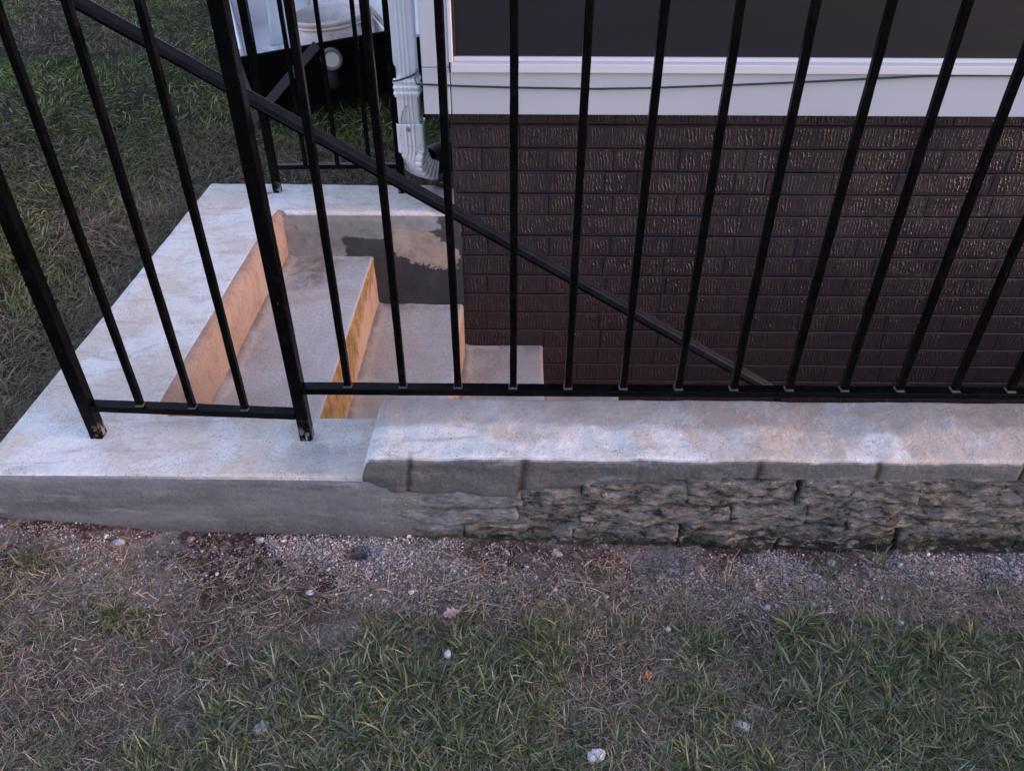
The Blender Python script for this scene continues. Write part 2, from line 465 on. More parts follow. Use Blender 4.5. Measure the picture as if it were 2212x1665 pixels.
def mat_stone(parge=False):
    m = NB("parged_stone" if parge else "rough_ledge_stone", rough=0.88, spec=0.2)
    oi = m.n('ShaderNodeObjectInfo'); rnd = oi.outputs['Random']
    st = m.noise(30, 7, .75, vec=m.vec(.5, 1, 1.0), dist=.3)
    if parge:
        c = m.mix(m.ramp(st, .36, .64), (0.12, 0.12, 0.123), (0.20, 0.207, 0.222))
        c = m.mix(m.ramp(m.noise(7, 4, .6, off=4), .54, .66, 0, .7), c, (0.135, 0.12, 0.10))
    else:
        c = m.mix(m.ramp(st, .38, .62), (0.13, 0.12, 0.108), (0.29, 0.278, 0.26))
        c = m.mix(m.ramp(m.noise(12, 5, .65, off=3), .55, .66, 0, .75), c, (0.27, 0.27, 0.275))
        c = m.mix(m.math('MULTIPLY', rnd, .5), c, (0.17, 0.152, 0.13))
    c = m.mix(m.ramp(m.noise(90, 5, .7, vec=m.vec(.3, 1, 1), off=5), .56, .66, 0, .7), c, (0.035, 0.03, 0.027))  # sharp dark streaks: crevice shade put into the colour
    zz = m.math('ADD', m.Z, m.math('MULTIPLY', m.math('SUBTRACT', m.noise(12, 4, .6, off=9), .5), .07))
    c = m.mix(m.ramp(zz, 0.015, 0.062, .9, 0), c, m.mix(m.ramp(m.noise(60, 4, .7, off=2), .5, .66), (0.020, 0.022, 0.015), (0.085, 0.10, 0.060)))
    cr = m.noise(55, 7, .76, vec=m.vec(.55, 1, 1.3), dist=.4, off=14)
    c = m.mix(m.ramp(cr, .41, .47, .85 if not parge else .4, 0), c, (0.014, 0.012, 0.011))  # hollows painted near black, as crevice shade the soft bump lacks
    c = m.mix(m.ramp(cr, .54, .60, 0, .7 if not parge else .3), c, (0.42, 0.405, 0.39))
    m.color(c)
    m.bump(m.noise(30, 7, .75, vec=m.vec(.5, 1, 1.2), dist=.3), 1.0 if not parge else .5, .03)
    m.bump(m.noise(100, 5, .68, vec=m.vec(.55, 1, 1)), .8, .006)
    return m.m

def mat_soil():
    m = NB("soil", rough=0.95, spec=0.15)
    c = m.mix(m.ramp(m.noise(9, 6, .65), .38, .64), (0.105, 0.072, 0.064), (0.21, 0.170, 0.158))
    c = m.mix(m.ramp(m.noise(4, 5, .6, off=3), .52, .66), c, (0.30, 0.262, 0.25))
    # reddish clay dug up along the wall, pale cement dust sifted over the strip
    strip = m.math('MULTIPLY', m.ramp(m.Y, 0.90, 1.02), m.ramp(m.Y, 1.2, 1.25, 1, 0))
    c = m.mix(m.math('MULTIPLY', strip, m.ramp(m.noise(6, 5, .65, off=12, vec=m.vec(.6, 1, 1)), .47, .56)), c, (0.085, 0.036, 0.029))
    c = m.mix(m.math('MULTIPLY', strip, m.ramp(m.noise(70, 5, .75, off=6), .50, .60, 0, .8)), c, (0.29, 0.27, 0.28))
    c = m.mix(m.ramp(m.noise(150, 4, .7, off=16), .5, .68, 0, .7), c, (0.016, 0.010, 0.008))
    # back and left lawn soil darkened, standing in for shade between the blades
    c = m.mix(m.math('MAXIMUM', m.ramp(m.Y, 2.5, 2.9, 0, .85), m.ramp(m.X, -1.35, -1.15, .75, 0)), c, (0.012, 0.013, 0.006))
    m.color(c)
    m.bump(m.noise(40, 6, .7), .8, .02)
    m.bump(m.noise(220, 5, .7), .9, .006)
    return m.m

def mat_tint(name, rough=0.6, spec=0.3, trans=False, bump=False):
    m = NB(name, rough=rough, spec=spec)
    m.color(m.attr())
    if bump: m.bump(m.noise(700, 3, .6), .6, .0012)
    if trans:
        tr = m.n('ShaderNodeBsdfTranslucent'); m.L(m.attr(), tr.inputs[0])
        ms = m.n('ShaderNodeMixShader'); ms.inputs[0].default_value = .18
        m.L(m.b.outputs[0], ms.inputs[1]); m.L(tr.outputs[0], ms.inputs[2])
        m.L(ms.outputs[0], m.t.nodes['Material Output'].inputs[0])
    return m.m

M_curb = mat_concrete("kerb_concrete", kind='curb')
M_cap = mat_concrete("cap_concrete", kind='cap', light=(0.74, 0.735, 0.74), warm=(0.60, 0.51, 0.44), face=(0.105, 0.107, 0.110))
M_step = mat_step(); M_bare = mat_riser_top(); M_back = mat_backwall(); M_brick = mat_brick()
M_mortar = mat_simple("painted_mortar", (0.013, 0.010, 0.011), .5, bump=.6, bscale=90, bdist=.003)
M_iron = mat_black_paint(); M_trim = mat_white_paint()
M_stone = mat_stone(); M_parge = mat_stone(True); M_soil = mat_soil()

# ------------------------------------------------------------------ terrain
STAIR = (-1.06, 5.2, 1.20, 2.62)
def ground_z(x, y):
    x = np.asarray(x, float); y = np.asarray(y, float)
    near = np.interp(x, [-2.2, -1.1, -.72, -.3, 0, .4, 1.1, 3], [0.10, 0.070, 0.030, 0.020, 0.008, -0.006, -0.014, -0.02])
    front = 0.010 + 0 * x
    z = front + (near - front) * sstep(0.75, 1.12, y)
    z = z + sstep(-0.9, -1.25, x) * np.interp(y, [.5, 1.1, 2.7, 3.6, 6, 20], [0.0, 0.0, 0.075, 0.085, 0.11, 0.3])
    z = np.where((x > -1.25) & (y > 2.6), np.maximum(z, 0.135 + .012 * (y - 2.6)), z)
    n = fbm(P3(x, y), 3.2, 3, 5) * 0.012
    fine = fbm(P3(x, y), 38, 3, 9) * 0.0045
    z = z + n + fine * sstep(2.5, 1.3, y)
    # burrow-like holes scraped at the wall foot
    for hx, hy, hr, hd in ((-0.335, 1.110, .030, .024), (-0.78, 1.10, .06, .018), (0.28, 1.105, .05, .022), (1.0, 1.09, .06, .02)):
        z = z - hd * np.exp(-(((x - hx) / hr) ** 2 + ((y - hy) / (hr * .6)) ** 2))
    return z

gx = np.unique(np.round(np.concatenate([-np.geomspace(1.8, 220, 34), np.arange(-1.8, 1.8, 0.011), np.array([STAIR[0], STAIR[1]]), np.geomspace(1.8, 220, 40)]), 4))
gy = np.unique(np.round(np.concatenate([-np.geomspace(.6, 220, 22), np.array([-.3, 0, .2, .35]), np.arange(.42, 1.24, 0.011), np.array([STAIR[2], STAIR[3]]), np.arange(1.25, 2.8, .05), np.geomspace(2.8, 220, 44)]), 4))
GX, GY = np.meshgrid(gx, gy, indexing='ij')
V = np.stack([GX, GY, ground_z(GX, GY)], -1).reshape(-1, 3)
F = grid_faces(len(gx), len(gy))
cen = V[F].mean(1)
keep = ~((cen[:, 0] > STAIR[0]) & (cen[:, 0] < STAIR[1]) & (cen[:, 1] > STAIR[2]) & (cen[:, 1] < STAIR[3]))
ground = link("ground", mesh_np("ground", V, F[keep][:, ::-1] if False else F[keep]), M_soil, smooth=True)
tag(ground, kind='structure')

# ------------------------------------------------------------------ concrete stairwell
ZP, ZW = 0.188, 0.244
YF, YI, YB, YK = 1.156, 1.3645, 2.4604, 2.704
XL, XI = -1.127, -0.804
TR = [(-0.804, -0.5065, 0.0235), (-0.5065, -0.199, -0.167), (-0.199, 0.0957, -0.355), (0.0957, 0.395, -0.545), (0.395, 0.69, -0.735), (0.69, 0.99, -0.925)]
ZB = -1.115
well = thing("stairwell", "pale concrete basement stairwell with low kerb, going down beside the brown brick wall", "stairwell", (-0.9, 1.16, 0.0))

def curb():
    # path stations as outer/inner pairs with mitred corners
    def seg(o0, o1, i0, i1, n, last=False):
        t = np.linspace(0, 1, n, endpoint=last)[:, None]
        return np.hstack([np.array(o0) + (np.array(o1) - np.array(o0)) * t, np.array(i0) + (np.array(i1) - np.array(i0)) * t])
    A = seg((-0.18, YF), (XL, YF), (-0.30, YI), (XI, YI), 90)
    B = seg((XL, YF), (XL, YK), (XI, YI), (XI, YB), 130)
    Cc = seg((XL, YK), (-0.212, YK), (XI, YB), (-0.212, YB), 90, True)
    S = np.vstack([A, B, Cc])
    ro = 0.017; ri = np.concatenate([np.full(90, .012), np.full(130, .034), np.full(90, .014)])
    ri = np.convolve(np.pad(ri, 6, mode='edge'), np.ones(13) / 13, 'valid')
    secs = []
    for k in range(len(S)):
        o = S[k, :2]; i = S[k, 2:]; d = i - o; L = np.linalg.norm(d); r = ri[k]
        prof = [(0, -0.12), (0, 0.0), (0, .05), (0, .09), (0, .13), (0, ZP - .03)]
        prof += [(ro * (1 - math.cos(a)), ZP - ro + ro * math.sin(a)) for a in np.linspace(0.1, math.pi / 2, 5)]
        prof += [(ro + (L - ro - r) * u, ZP) for u in np.linspace(.05, .97, 18)]
        prof += [(L - r + r * math.sin(a), ZP - r + r * math.cos(a)) for a in np.linspace(0.0, math.pi / 2, 8)]
        prof += [(L, ZP - .07), (L, ZP - .11), (L, ZP - .15), (L, ZP - .19)]
        secs.append([(*(o + d / L * u), z) for u, z in prof])
    S3 = np.array(secs)
    n = fbm(S3, 5, 4, 3) * .0045 + fbm(S3, 40, 3, 8) * .0012
    # outward wobble
    cx = S3.mean(1, keepdims=True)
    dirv = S3 - cx; dirv[..., 2] = 0
    dirv /= np.linalg.norm(dirv, axis=-1, keepdims=True) + 1e-6
    top = sstep(ZP - .03, ZP - .004, S3[..., 2])
    S3[..., 1] += np.where((S3[..., 1] < 1.20), .010 * sstep(-.29, -.19, S3[..., 0]) , 0) * (1 - top) - np.where((S3[..., 1] < 1.20), .0035 * sstep(-.40, -.33, S3[..., 0]), 0) * (1 - top)
    S3[..., 2] += n * top - .01 * sstep(-.31, -.28, S3[..., 0]) * top
    S3 += dirv * (n * (1 - top) * 1.8)[..., None]
    return S3
S3 = curb()
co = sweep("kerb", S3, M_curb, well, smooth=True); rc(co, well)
co.data.materials.append(M_bare)
# inner face of the left kerb is the first riser: bare cement
m_ = S3.shape[1]; nprof = m_ - 1
mi = np.zeros(len(co.data.polygons), np.int32)
for k in range(93, 222):
    mi[k * nprof + 29 + 1: k * nprof + nprof] = 1
co.data.polygons.foreach_set("material_index", mi)

def step(i, x0, x1, z):
    prof = [(x0 - .02, z)] + [(x0 + (x1 - x0 - .012) * u, z) for u in np.linspace(0, 1, 16)]
    r = .010
    prof += [(x1 - r + r * math.sin(a), z - r + r * math.cos(a)) for a in np.linspace(.2, math.pi / 2, 6)]
    prof += [(x1, z - d) for d in np.linspace(.02, .215, 10)]
    ys = np.linspace(YI - .02, YB + .01, 80)
    S = np.array([[(px, y, pz) for px, pz in prof] for y in ys])
    n = fbm(S, 7, 4, 31 + i) * .004 + fbm(S, 60, 3, 50 + i) * .0016
    face = sstep(z - .006, z - .02, S[..., 2])
    S[..., 2] += n * (1 - face); S[..., 0] += n * face * 1.2
    # slight cove where tread meets the riser behind
    S[..., 2] += .008 * np.exp(-((S[..., 0] - x0) / .012) ** 2)
    S[..., 2] += .006 * np.exp(-((YB - S[..., 1]) / .012) ** 2) * (1 - face)
    o = sweep("step", S, M_step, well, smooth=True, flip=True); rc(o, well)
    return o
for i, (x0, x1, z) in enumerate(TR): step(i, x0, x1, z)
box("landing", 0.985, 5.25, YI - .02, YB + .02, ZB - .1, ZB, M_step, well)
box("end_wall", 5.05, 5.25, YI - .01, YB + .01, ZB, .18, M_back, well)
# inner back face, plastered part left of the bricks
def backwall():
    xs = np.linspace(XI - .02, -0.195, 70); zs = np.linspace(ZP - .012, -0.38, 60)
    S = np.array([[(x, YB - .002, z) for z in zs] for x in xs])
    n = fbm(S, 9, 4, 12) * .005 + fbm(S, 45, 3, 15) * .0018
    S[..., 1] += -np.abs(n) - .008 - .003 * sstep(.02, -.1, S[..., 2]) + .004 * sstep(ZP - .03, ZP - .012, S[..., 2])
    o = sweep("plastered_face", S, M_back, well, smooth=True); rc(o, well)
backwall()

# ------------------------------------------------------------------ front wall of ledge stone with concrete cap
wall = thing("retaining_wall", "low ledge stone wall topped with a pale rounded concrete cap, under the long railing", "stone wall", (0.4, 1.25, 0.0))
JOINTS = [(-0.219, .0060, .0015), (0.012, .0085, .003), (0.485, .008, .0025), (0.726, .007, .0025), (0.245, .004, .003), (1.02, .006, .01), (1.33, .007, .01), (1.7, .007, .01)]
def cap():
    xs = np.concatenate([[-.318, -.316, -.312, -.306, -.298, -.288], np.arange(-.28, 1.75, .0055), np.arange(1.75, 5.25, .05)])
    prof = []
    zlow = .165
    prof += [(YF + .03, -.12), (YF + .03, .02), (YF + .028, zlow - .01), (YF + .012, zlow - .004)]
    prof += [(YF + .002, zlow + .004)] + [(YF, z) for z in np.linspace(zlow + .010, ZW - .024, 8)]
    r = .021
    prof += [(YF + r * (1 - math.cos(a)), ZW - r + r * math.sin(a)) for a in np.linspace(.15, math.pi / 2, 8)]
    YI_ = YI + .005
    prof += [(YF + r + (YI_ - YF - .040) * u, ZW) for u in np.linspace(.04, 1, 22)]
    prof += [(YI_ - .018 + .018 * math.sin(a), ZW - .016 + .016 * math.cos(a)) for a in np.linspace(.15, math.pi / 2, 7)]
    prof += [(YI_, .1), (YI_, -.2), (YI_, -.5), (YI_, -.8), (YI_, -1.12)]
    m0 = len(prof)
    S = np.zeros((len(xs), m0, 3))
    for k, x in enumerate(xs):
        d = max(0.0, min(1.0, (x + .318) / .03)); sh0 = math.sqrt(max(0, 1 - (1 - d) ** 2)); d1 = max(0.0, min(1.0, (x + .318) / .022)); sh1 = math.sqrt(max(0, 1 - (1 - d1) ** 2))
        for j, (y, z) in enumerate(prof):
            zz = z; kf = min(1, max(0, (y - YF) / .15)); sh = sh1 * (1 - kf) + sh0 * kf
            if z > ZP - .02: zz = (ZP - .02) + (z - ZP + .02) * sh
            # plan rounding at the back-left corner and a slanting end
            yy = y
            if y > 1.30: yy = 1.30 + (y - 1.30) * min(1, .25 + math.sqrt(d) * .8) if z > .15 and x < -.26 else y
            S[k, j] = (x + .010 * (y - YF) / .2 * (1 - sh), yy, zz)
    # lower lip follows the ragged edge of the parging: deeper on the left, shallow on the right
    X = S[..., 0]
    lip = np.interp(X, [-.32, -.25, .0, .01, .2, .3, .55, .6, 1.0, 3.2], [0.0, -.012, -.018, .002, .012, .030, .030, .026, .028, .028]) + fbm(P3(X, 0, 0), 16, 3, 4) * .010
    lowm = sstep(ZW - .03, zlow, S[..., 2]) * (S[..., 2] > zlow - .03)
    S[..., 2] += lip * lowm
    n = fbm(S, 6, 4, 23) * .0075 + fbm(S, 45, 3, 28) * .0014
    S[..., 1] += .006 * sstep(-.24, -.30, X) * sstep(ZP + .006, ZP - .006, S[..., 2]) * (S[..., 1] < 1.2)
    top = sstep(ZW - .03, ZW - .003, S[..., 2]); fr = (S[..., 1] < YF + .02) & (S[..., 2] > .1)
    S[..., 2] += n * top
    S[..., 1] += np.where(fr, -n * 1.6 * (1 - top), 0) - .004 * np.where(fr, sstep(.22, .19, S[..., 2]), 0)
    for jx, jw, jd in JOINTS:
        g = np.exp(-(((X - jx - (S[..., 2] - .2) * .12) / jw) ** 2))
        S[..., 1] += np.where(fr, g * jd * sstep(ZW + .0, ZW - .012, S[..., 2]), 0)
    # the back half of the top sags a few millimetres
    S[..., 2] -= .001 * sstep(1.25, 1.30, S[..., 1]) * top
    return S
M_cap.node_tree  # face of the cap gets dark joints
def add_joint_stains(mat):
    t = mat.node_tree; b = t.nodes['Principled BSDF']
    src = b.inputs['Base Color'].links[0].from_socket
    g = t.nodes.new('ShaderNodeNewGeometry'); s = t.nodes.new('ShaderNodeSeparateXYZ'); t.links.new(g.outputs['Position'], s.inputs[0])
    nz = t.nodes.new('ShaderNodeTexNoise'); nz.inputs['Scale'].default_value = 60; nz.inputs['Detail'].default_value = 5
    t.links.new(g.outputs['Position'], nz.inputs['Vector'])
    def mth(op, a, b_, c=False):
        n = t.nodes.new('ShaderNodeMath'); n.operation = op; n.use_clamp = c
        for k, v in enumerate((a, b_)):
            if isinstance(v, (int, float)): n.inputs[k].default_value = v
            else: t.links.new(v, n.inputs[k])
        return n.outputs[0]
    xx = mth('ADD', s.outputs[0], mth('MULTIPLY', mth('SUBTRACT', nz.outputs[0], .5), .014))
    xx = mth('SUBTRACT', xx, mth('MULTIPLY', mth('SUBTRACT', s.outputs[2], .2), .12))
    acc = None
    for jx, jw, jd in JOINTS:
        if jx == .245: continue
        m = mth('SUBTRACT', 1.25, mth('DIVIDE', mth('ABSOLUTE', mth('SUBTRACT', xx, jx), 0), jw * 1.15), True)
        acc = m if acc is None else mth('MAXIMUM', acc, m)
    acc = mth('MULTIPLY', acc, mth('MULTIPLY', mth('SUBTRACT', ZW + .001, s.outputs[2]), 90.0, True))
    acc = mth('MULTIPLY', acc, mth('LESS_THAN', s.outputs[1], YF + .03))
    mx = t.nodes.new('ShaderNodeMix'); mx.data_type = 'RGBA'
    t.links.new(mth('MULTIPLY', acc, .85), mx.inputs[0]); t.links.new(src, mx.inputs[6]); mx.inputs[7].default_value = (.026, .021, .017, 1)
    t.links.new(mx.outputs[2], b.inputs['Base Color'])
add_joint_stains(M_cap)
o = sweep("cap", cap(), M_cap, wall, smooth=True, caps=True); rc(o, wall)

def stone(x0, x1, z0, z1, mat, seed, proud=0.0, skew=0.0):
    nx = max(8, int((x1 - x0) / .0042)); nz = 22
    xs = np.linspace(0, 1, nx); zs = np.linspace(0, 1, nz)
    G = np.zeros((nx, nz, 3)); eb = .009 if seed % 4 == 0 else .0025
    for i, u in enumerate(xs):
        for j, v in enumerate(zs):
            x = x0 + (x1 - x0) * u + skew * (v - .5)
            z = z0 + (z1 - z0) * v
            e = min(u * (x1 - x0), (1 - u) * (x1 - x0)); ez = min(v, 1 - v) * (z1 - z0)
            back = eb * math.exp(-e / .0015) + .007 * math.exp(-ez / .0020)
            G[i, j] = (x, YF + .0005 - proud + back, z)
    am = .013 if mat is M_stone else .006
    Q = G * np.array([.60, 1, 1.1]) + seed
    d = fbm(Q, 26, 4, seed) * am + fbm(Q * np.array([1, 1, 2.2]), 60, 3, seed + 5) * am * .55
    ledge = np.abs(fbm(Q * np.array([.6, 1, 1]), 40, 2, seed + 9)) * am * .8
    wz = G[..., 2] + fbm(G * np.array([.5, 1, 1]), 22, 3, 41) * .012
    strata = (((wz * 95) % 1.0) ** 2.2) * am * .20 * (0.3 + np.abs(fbm(G * np.array([.6, 1, .6]), 18, 2, 88)) * 2)
    G[..., 1] += -d + ledge * .6 + strata
    wob = fbm(P3(G[..., 0], 0 * G[..., 0], G[..., 2] * .3), 13, 4, 3) * .010
    G[..., 2] += wob * 1.0
    # sides go back into the wall
    S = np.concatenate([G[:, :1] + np.array([0, .035, 0]), G, G[:, -1:] + np.array([0, .035, 0])], 1)
    S = np.concatenate([S[:1] + np.array([0, .035, 0]), S, S[-1:] + np.array([0, .035, 0])], 0)
    o = sweep("stone", S, mat, wall, smooth=True); rc(o, wall)
    return o
ST = [ # x0,x1,z0,z1,kind,proud
 (-.335, .010, .108, .162, 1, .001), (.014, .135, .122, .172, 0, .000), (.14, .352, .122, .190, 0, .004),
 (.357, .573, .124, .200, 0, .003), (.588, .83, .124, .205, 0, .008), (.835, 1.075, .124, .200, 0, .003), (1.08, 1.35, .122, .20, 0, .006), (1.355, 1.6, .12, .20, 0, .0),
 (-.345, .002, .062, .107, 1, .003), (.006, .132, .066, .120, 0, -.002), (.137, .305, .066, .121, 0, .006), (.31, .449, .066, .122, 0, .005),
 (.453, .61, .064, .122, 0, .000), (.615, .70, .062, .122, 0, -.001), (.704, .92, .060, .122, 0, .007), (.925, 1.2, .058, .121, 0, .004), (1.205, 1.5, .058, .12, 0, .004),
 (-.34, -.118, -.01, .060, 1, .002), (-.108, .117, -.03, .062, 0, .006), (.123, .347, -.04, .063, 0, .003), (.355, .562, -.05, .062, 0, .006), (.572, .815, -.06, .059, 0, .003),
 (.828, 1.075, -.06, .058, 0, .002), (1.085, 1.35, -.06, .057, 0, .006), (1.355, 1.6, -.06, .057, 0, .002)]
for k, (a, b, c_, d_, kd, pr_) in enumerate(ST):
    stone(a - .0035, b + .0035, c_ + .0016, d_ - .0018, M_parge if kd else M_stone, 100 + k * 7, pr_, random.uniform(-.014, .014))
def core():
    box("mortar_core", -.29, 5.24, YF + .022, YF + .05, -.15, .21, mat_simple("dark_joint_mortar", (.03, .027, .024), .9, bump=.8, bscale=70, bdist=.006), wall, 0)
core()

# ------------------------------------------------------------------ brick house
house = thing("brick_house", "house with dark brown painted brick base, white trim boards and a wide dark window", "house", (0.5, 2.6, 0.1))
BX0, BX1 = -0.212, 2.88
box("wall", BX0 + .006, 5.6, YB + .009, YB + .25, -1.2, 3.0, M_mortar, house, 0)
box("wall", BX0 + .006, BX0 + .2, YB + .26, 6.0, .05, 3.0, M_mortar, house, 0)
box("roof", -.75, 6.0, 2.02, 6.4, 3.0, 3.08, mat_simple("soffit", (.45, .45, .48), .6), house, .004)

def brick_mesh(L, H, D, seed):
    nx, nz = max(3, int(L / .03)), 3
    G = np.zeros((nx + 1, nz + 1, 3))
    for i in range(nx + 1):
        for j in range(nz + 1):
            G[i, j] = (L * i / nx, 0, H * j / nz)
    G[..., 1] = fbm(G, 12, 2, seed) * .0002
    G[..., 2] += fbm(P3(G[..., 0], G[..., 2] * .0 + seed, 0), 22, 2, seed) * .0006
    b = np.array([0, .0035, 0]); 
    e = .003
    # chamfer ring then sides
    def ring(off, inset):
        H_ = G.copy(); H_[0, :, 0] -= inset; H_[-1, :, 0] += inset; H_[:, 0, 2] -= inset; H_[:, -1, 2] += inset
        H_[..., 1] += off; return H_
    R1 = ring(.0036, .0036); R2 = ring(D, .0036)
    V = list(G.reshape(-1, 3)); F = [tuple(f) for f in grid_faces(nx + 1, nz + 1)]
    idx = lambda i, j: i * (nz + 1) + j
    loop = [(i, 0) for i in range(nx + 1)] + [(nx, j) for j in range(1, nz + 1)] + [(i, nz) for i in range(nx - 1, -1, -1)] + [(0, j) for j in range(nz - 1, 0, -1)]
    n0 = len(V); k = len(loop)
    for RR in (R1, R2): V += [RR[i, j] for i, j in loop]
    for q in range(k):
        q2 = (q + 1) % k
        a, b_ = idx(*loop[q]), idx(*loop[q2])
        F.append((a, n0 + q, n0 + q2, b_)); F.append((n0 + q, n0 + k + q, n0 + k + q2, n0 + q2))
    me = mesh_np("brick", np.array(V), np.array(F))
    bm = bmesh.new(); bm.from_mesh(me); bmesh.ops.recalc_face_normals(bm, faces=bm.faces); bm.to_mesh(me); bm.free()
    me.materials.append(M_brick)
    me.polygons.foreach_set("use_smooth", [False] * len(me.polygons))
    return me
CH = 0.0767; JN = .0100
lib = {}
def bm_get(L, v):
    key = (round(L, 3), v)
    if key not in lib: lib[key] = brick_mesh(L, CH - JN, .012, len(lib) * 3 + 2)
    return lib[key]
nb = 0
zt = 0.487
HINV = house.matrix_world.inverted()
for r in range(-1, 21):
    zc = zt - r * CH
    if r == 0: pass
    x = BX0
    full = .207 if r not in (3,) else .207
    seq_first = (.100 if r % 2 else full) * random.uniform(.8, 1.15)
    first = True
    while x < BX1:
        L = seq_first if first else full
        if not first: L = random.choice((.207, .207, .207, .207, .305, .100))
        first = False
        if x + L > BX1: L = BX1 - x
        if L < .03: break
        inward = 0.0
        # bricks under the plaster of the stairwell stay behind it
        if nb < 299:
            o = bpy.data.objects.new("brick", bm_get(L, random.randint(0, 3)))
            COL.objects.link(o); o.parent = house; o.matrix_parent_inverse = HINV
            o.location = (x, YB - .004 + random.uniform(-.0004, .0004) + inward, zc - CH + JN / 2 + random.uniform(-.0008, .0008))
            nb += 1
        x += L + .0065
# stucco smear that feathers onto the first bricks
# trim
YT = 2.3994
ZT0 = 0.536
box("trim_board", -0.205, 5.5, YT, YT + .055, ZT0, .660, M_trim, house, .0025)
box("corner_board", -0.289, -0.2075, YT - .001, YT + .10, ZT0, .672, M_trim, house, .0025)
box("corner_board", -0.289, -0.208, YT - .0015, YT + .10, .6735, 2.2, M_trim, house, .0025)
box("trim_return", -0.290, -0.214, YT + .101, YT + 1.6, ZT0, 2.2, M_trim, house, .002)
win = bpy.data.objects.new("window", None); COL.objects.link(win); win.parent = house; win.matrix_parent_inverse = HINV
bpy.context.view_layer.update()
M_frame = mat_white_paint("white_window_vinyl", (0.62, 0.63, 0.69))
def wpart(name, *a, **k): return rc(box(name, *a, **k), win)
def wbox(name, x0, x1, y0, y1, z0, z1, mat, bev=.002):
    bm = bmesh.new(); bm_box(bm, x0, x1, y0, y1, z0, z1, bev, 2)
    o = bm_obj(name, bm, mat, None); o.parent = win; o.matrix_parent_inverse = win.matrix_world.inverted(); return o
wbox("sill", -0.202, 3.4, YT - .014, YT + .06, .6615, .687, M_frame, .003)
wbox("frame", -0.2075, -0.196, YT - .004, YT + .06, .6875, 2.0, M_frame, .002)
wbox("frame", -0.195, 3.38, YT + .012, YT + .06, .6875, .700, M_frame, .002)
wbox("frame", -0.2075, 3.4, YT - .004, YT + .06, 2.001, 2.03, M_frame, .002)
gm = NB("dark_window_screen", rough=.38, spec=.35)
gm.color(gm.mix(gm.ramp(gm.noise(2.2, 4, .6, vec=gm.vec(.5, 1, 1.6)), .4, .65), (0.014, 0.014, 0.020), (0.014, 0.0155, 0.015)))
gm.bump(gm.noise(14, 4, .6, vec=gm.vec(.25, 1, 2.0), dist=.6), .12, .004)
gm.bump(gm.noise(900, 1, .5), .25, .0004)
wbox("screen", -0.194, 3.38, YT + .022, YT + .03, .7005, 2.0, gm.m, 0)
wbox("screen_spline", -0.1945, -0.188, YT + .014, YT + .0215, .7005, 2.0, mat_simple("black_rubber", (.012, .012, .014), .5), .001)
box("header_board", -0.205, 5.5, YT, YT + .055, 2.035, 2.2, M_trim, house, .0025)
box("siding", -0.25, 5.6, YT + .02, YT + .055, 2.205, 2.99, M_trim, house, .002)

# green cord slung along the trim and round the downspout
M_cord = mat_simple("dark_green_cord", (.010, .035, .034), .4)
cp = [(-.414, 2.66, .572), (-.4135, 2.625, .574), (-.409, 2.608, .575), (-.39, 2.6045, .579), (-.350, 2.6045, .592), (-.331, 2.607, .602), (-.3275, 2.625, .606), (-.325, 2.50, .615), (-.306, 2.394, .626), (-.25, 2.391, .6255), (-.168, 2.391, .622), (0.03, 2.391, .618), (.232, 2.391, .616), (.38, 2.391, .619), (.521, 2.391, .6245), (.66, 2.391, .630), (.793, 2.391, .636), (.93, 2.391, .643), (1.062, 2.391, .650), (1.2, 2.391, .6575), (1.3, 2.391, .6595), (1.48, 2.391, .660), (1.9, 2.391, .659), (2.4, 2.391, .645)]
pts = []
for i in range(len(cp) - 1):
    for q in range(5):
        t = q / 5; pts.append(tuple(cp[i][k] * (1 - t) + cp[i + 1][k] * t for k in range(3)))
cord = sweep("cord", tube_np(pts, .0030, 8), M_cord, None, closed=True)
tag(cord, "thin dark green cord sagging across the white trim board under the window", "cord")

# ------------------------------------------------------------------ railings
YR = 1.29
def bar(name, x0, x1, y0, y1, z0, z1, parent, bev=.0016, tilt=None):
    bm = bmesh.new(); bm_box(bm, x0, x1, y0, y1, z0, z1, bev, 2)
    return bm_obj(name, bm, M_iron, parent)
def vert_bar(name, x, y, wd, z0, z1, parent, wob=.0006):
    # square bar with slightly uneven hand-painted faces
    zs = np.linspace(z0, z1, 26); h = wd / 2; b = .0016
    prof = [(-h + b, -h), (h - b, -h), (h, -h + b), (h, h - b), (h - b, h), (-h + b, h), (-h, h - b), (-h, -h + b)]
    S = np.array([[(x + px, y + py, z) for px, py in prof] for z in zs])
    S[..., :2] += (np.stack([fbm(S * np.array([1, 1, .5]), 60, 2, 3), fbm(S * np.array([1, 1, .5]), 60, 2, 77)], -1)) * wob
    dx = np.array([fbm(np.array([[x * 9, y, z]]), 1.3, 2, 4)[0] for z in zs]) * .0014
    S[..., 0] += dx[:, None]
    return sweep(name, S, M_iron, parent, closed=True, smooth=False, caps=True)
def weld(x, y, z, wd, parent_bar):
    bm = bmesh.new()
    r = wd / 2 + .0022
    a = [bm.verts.new((x + sx * r, y + sy * r, z)) for sx, sy in ((-1, -1), (1, -1), (1, 1), (-1, 1))]
    r2_ = wd / 2 - .0002
    b = [bm.verts.new((x + sx * r2_, y + sy * r2_, z + .004)) for sx, sy in ((-1, -1), (1, -1), (1, 1), (-1, 1))]
    for i in range(4): bm.faces.new((a[i], a[(i + 1) % 4], b[(i + 1) % 4], b[i]))
    return bm_obj("weld", bm, M_weld, parent_bar)
M_weld = mat_simple("scuffed_weld", (.006, .006, .007), .5, darker=(.05, .045, .04), nscale=60)
rail = thing("iron_railing", "long black iron railing with square balusters standing on the front kerb and stone wall", "railing", (-0.45, YR, ZP))
def V_(name, *a, **k):
    o = vert_bar(name, *a, **k); rc(o, a[-1]); return o
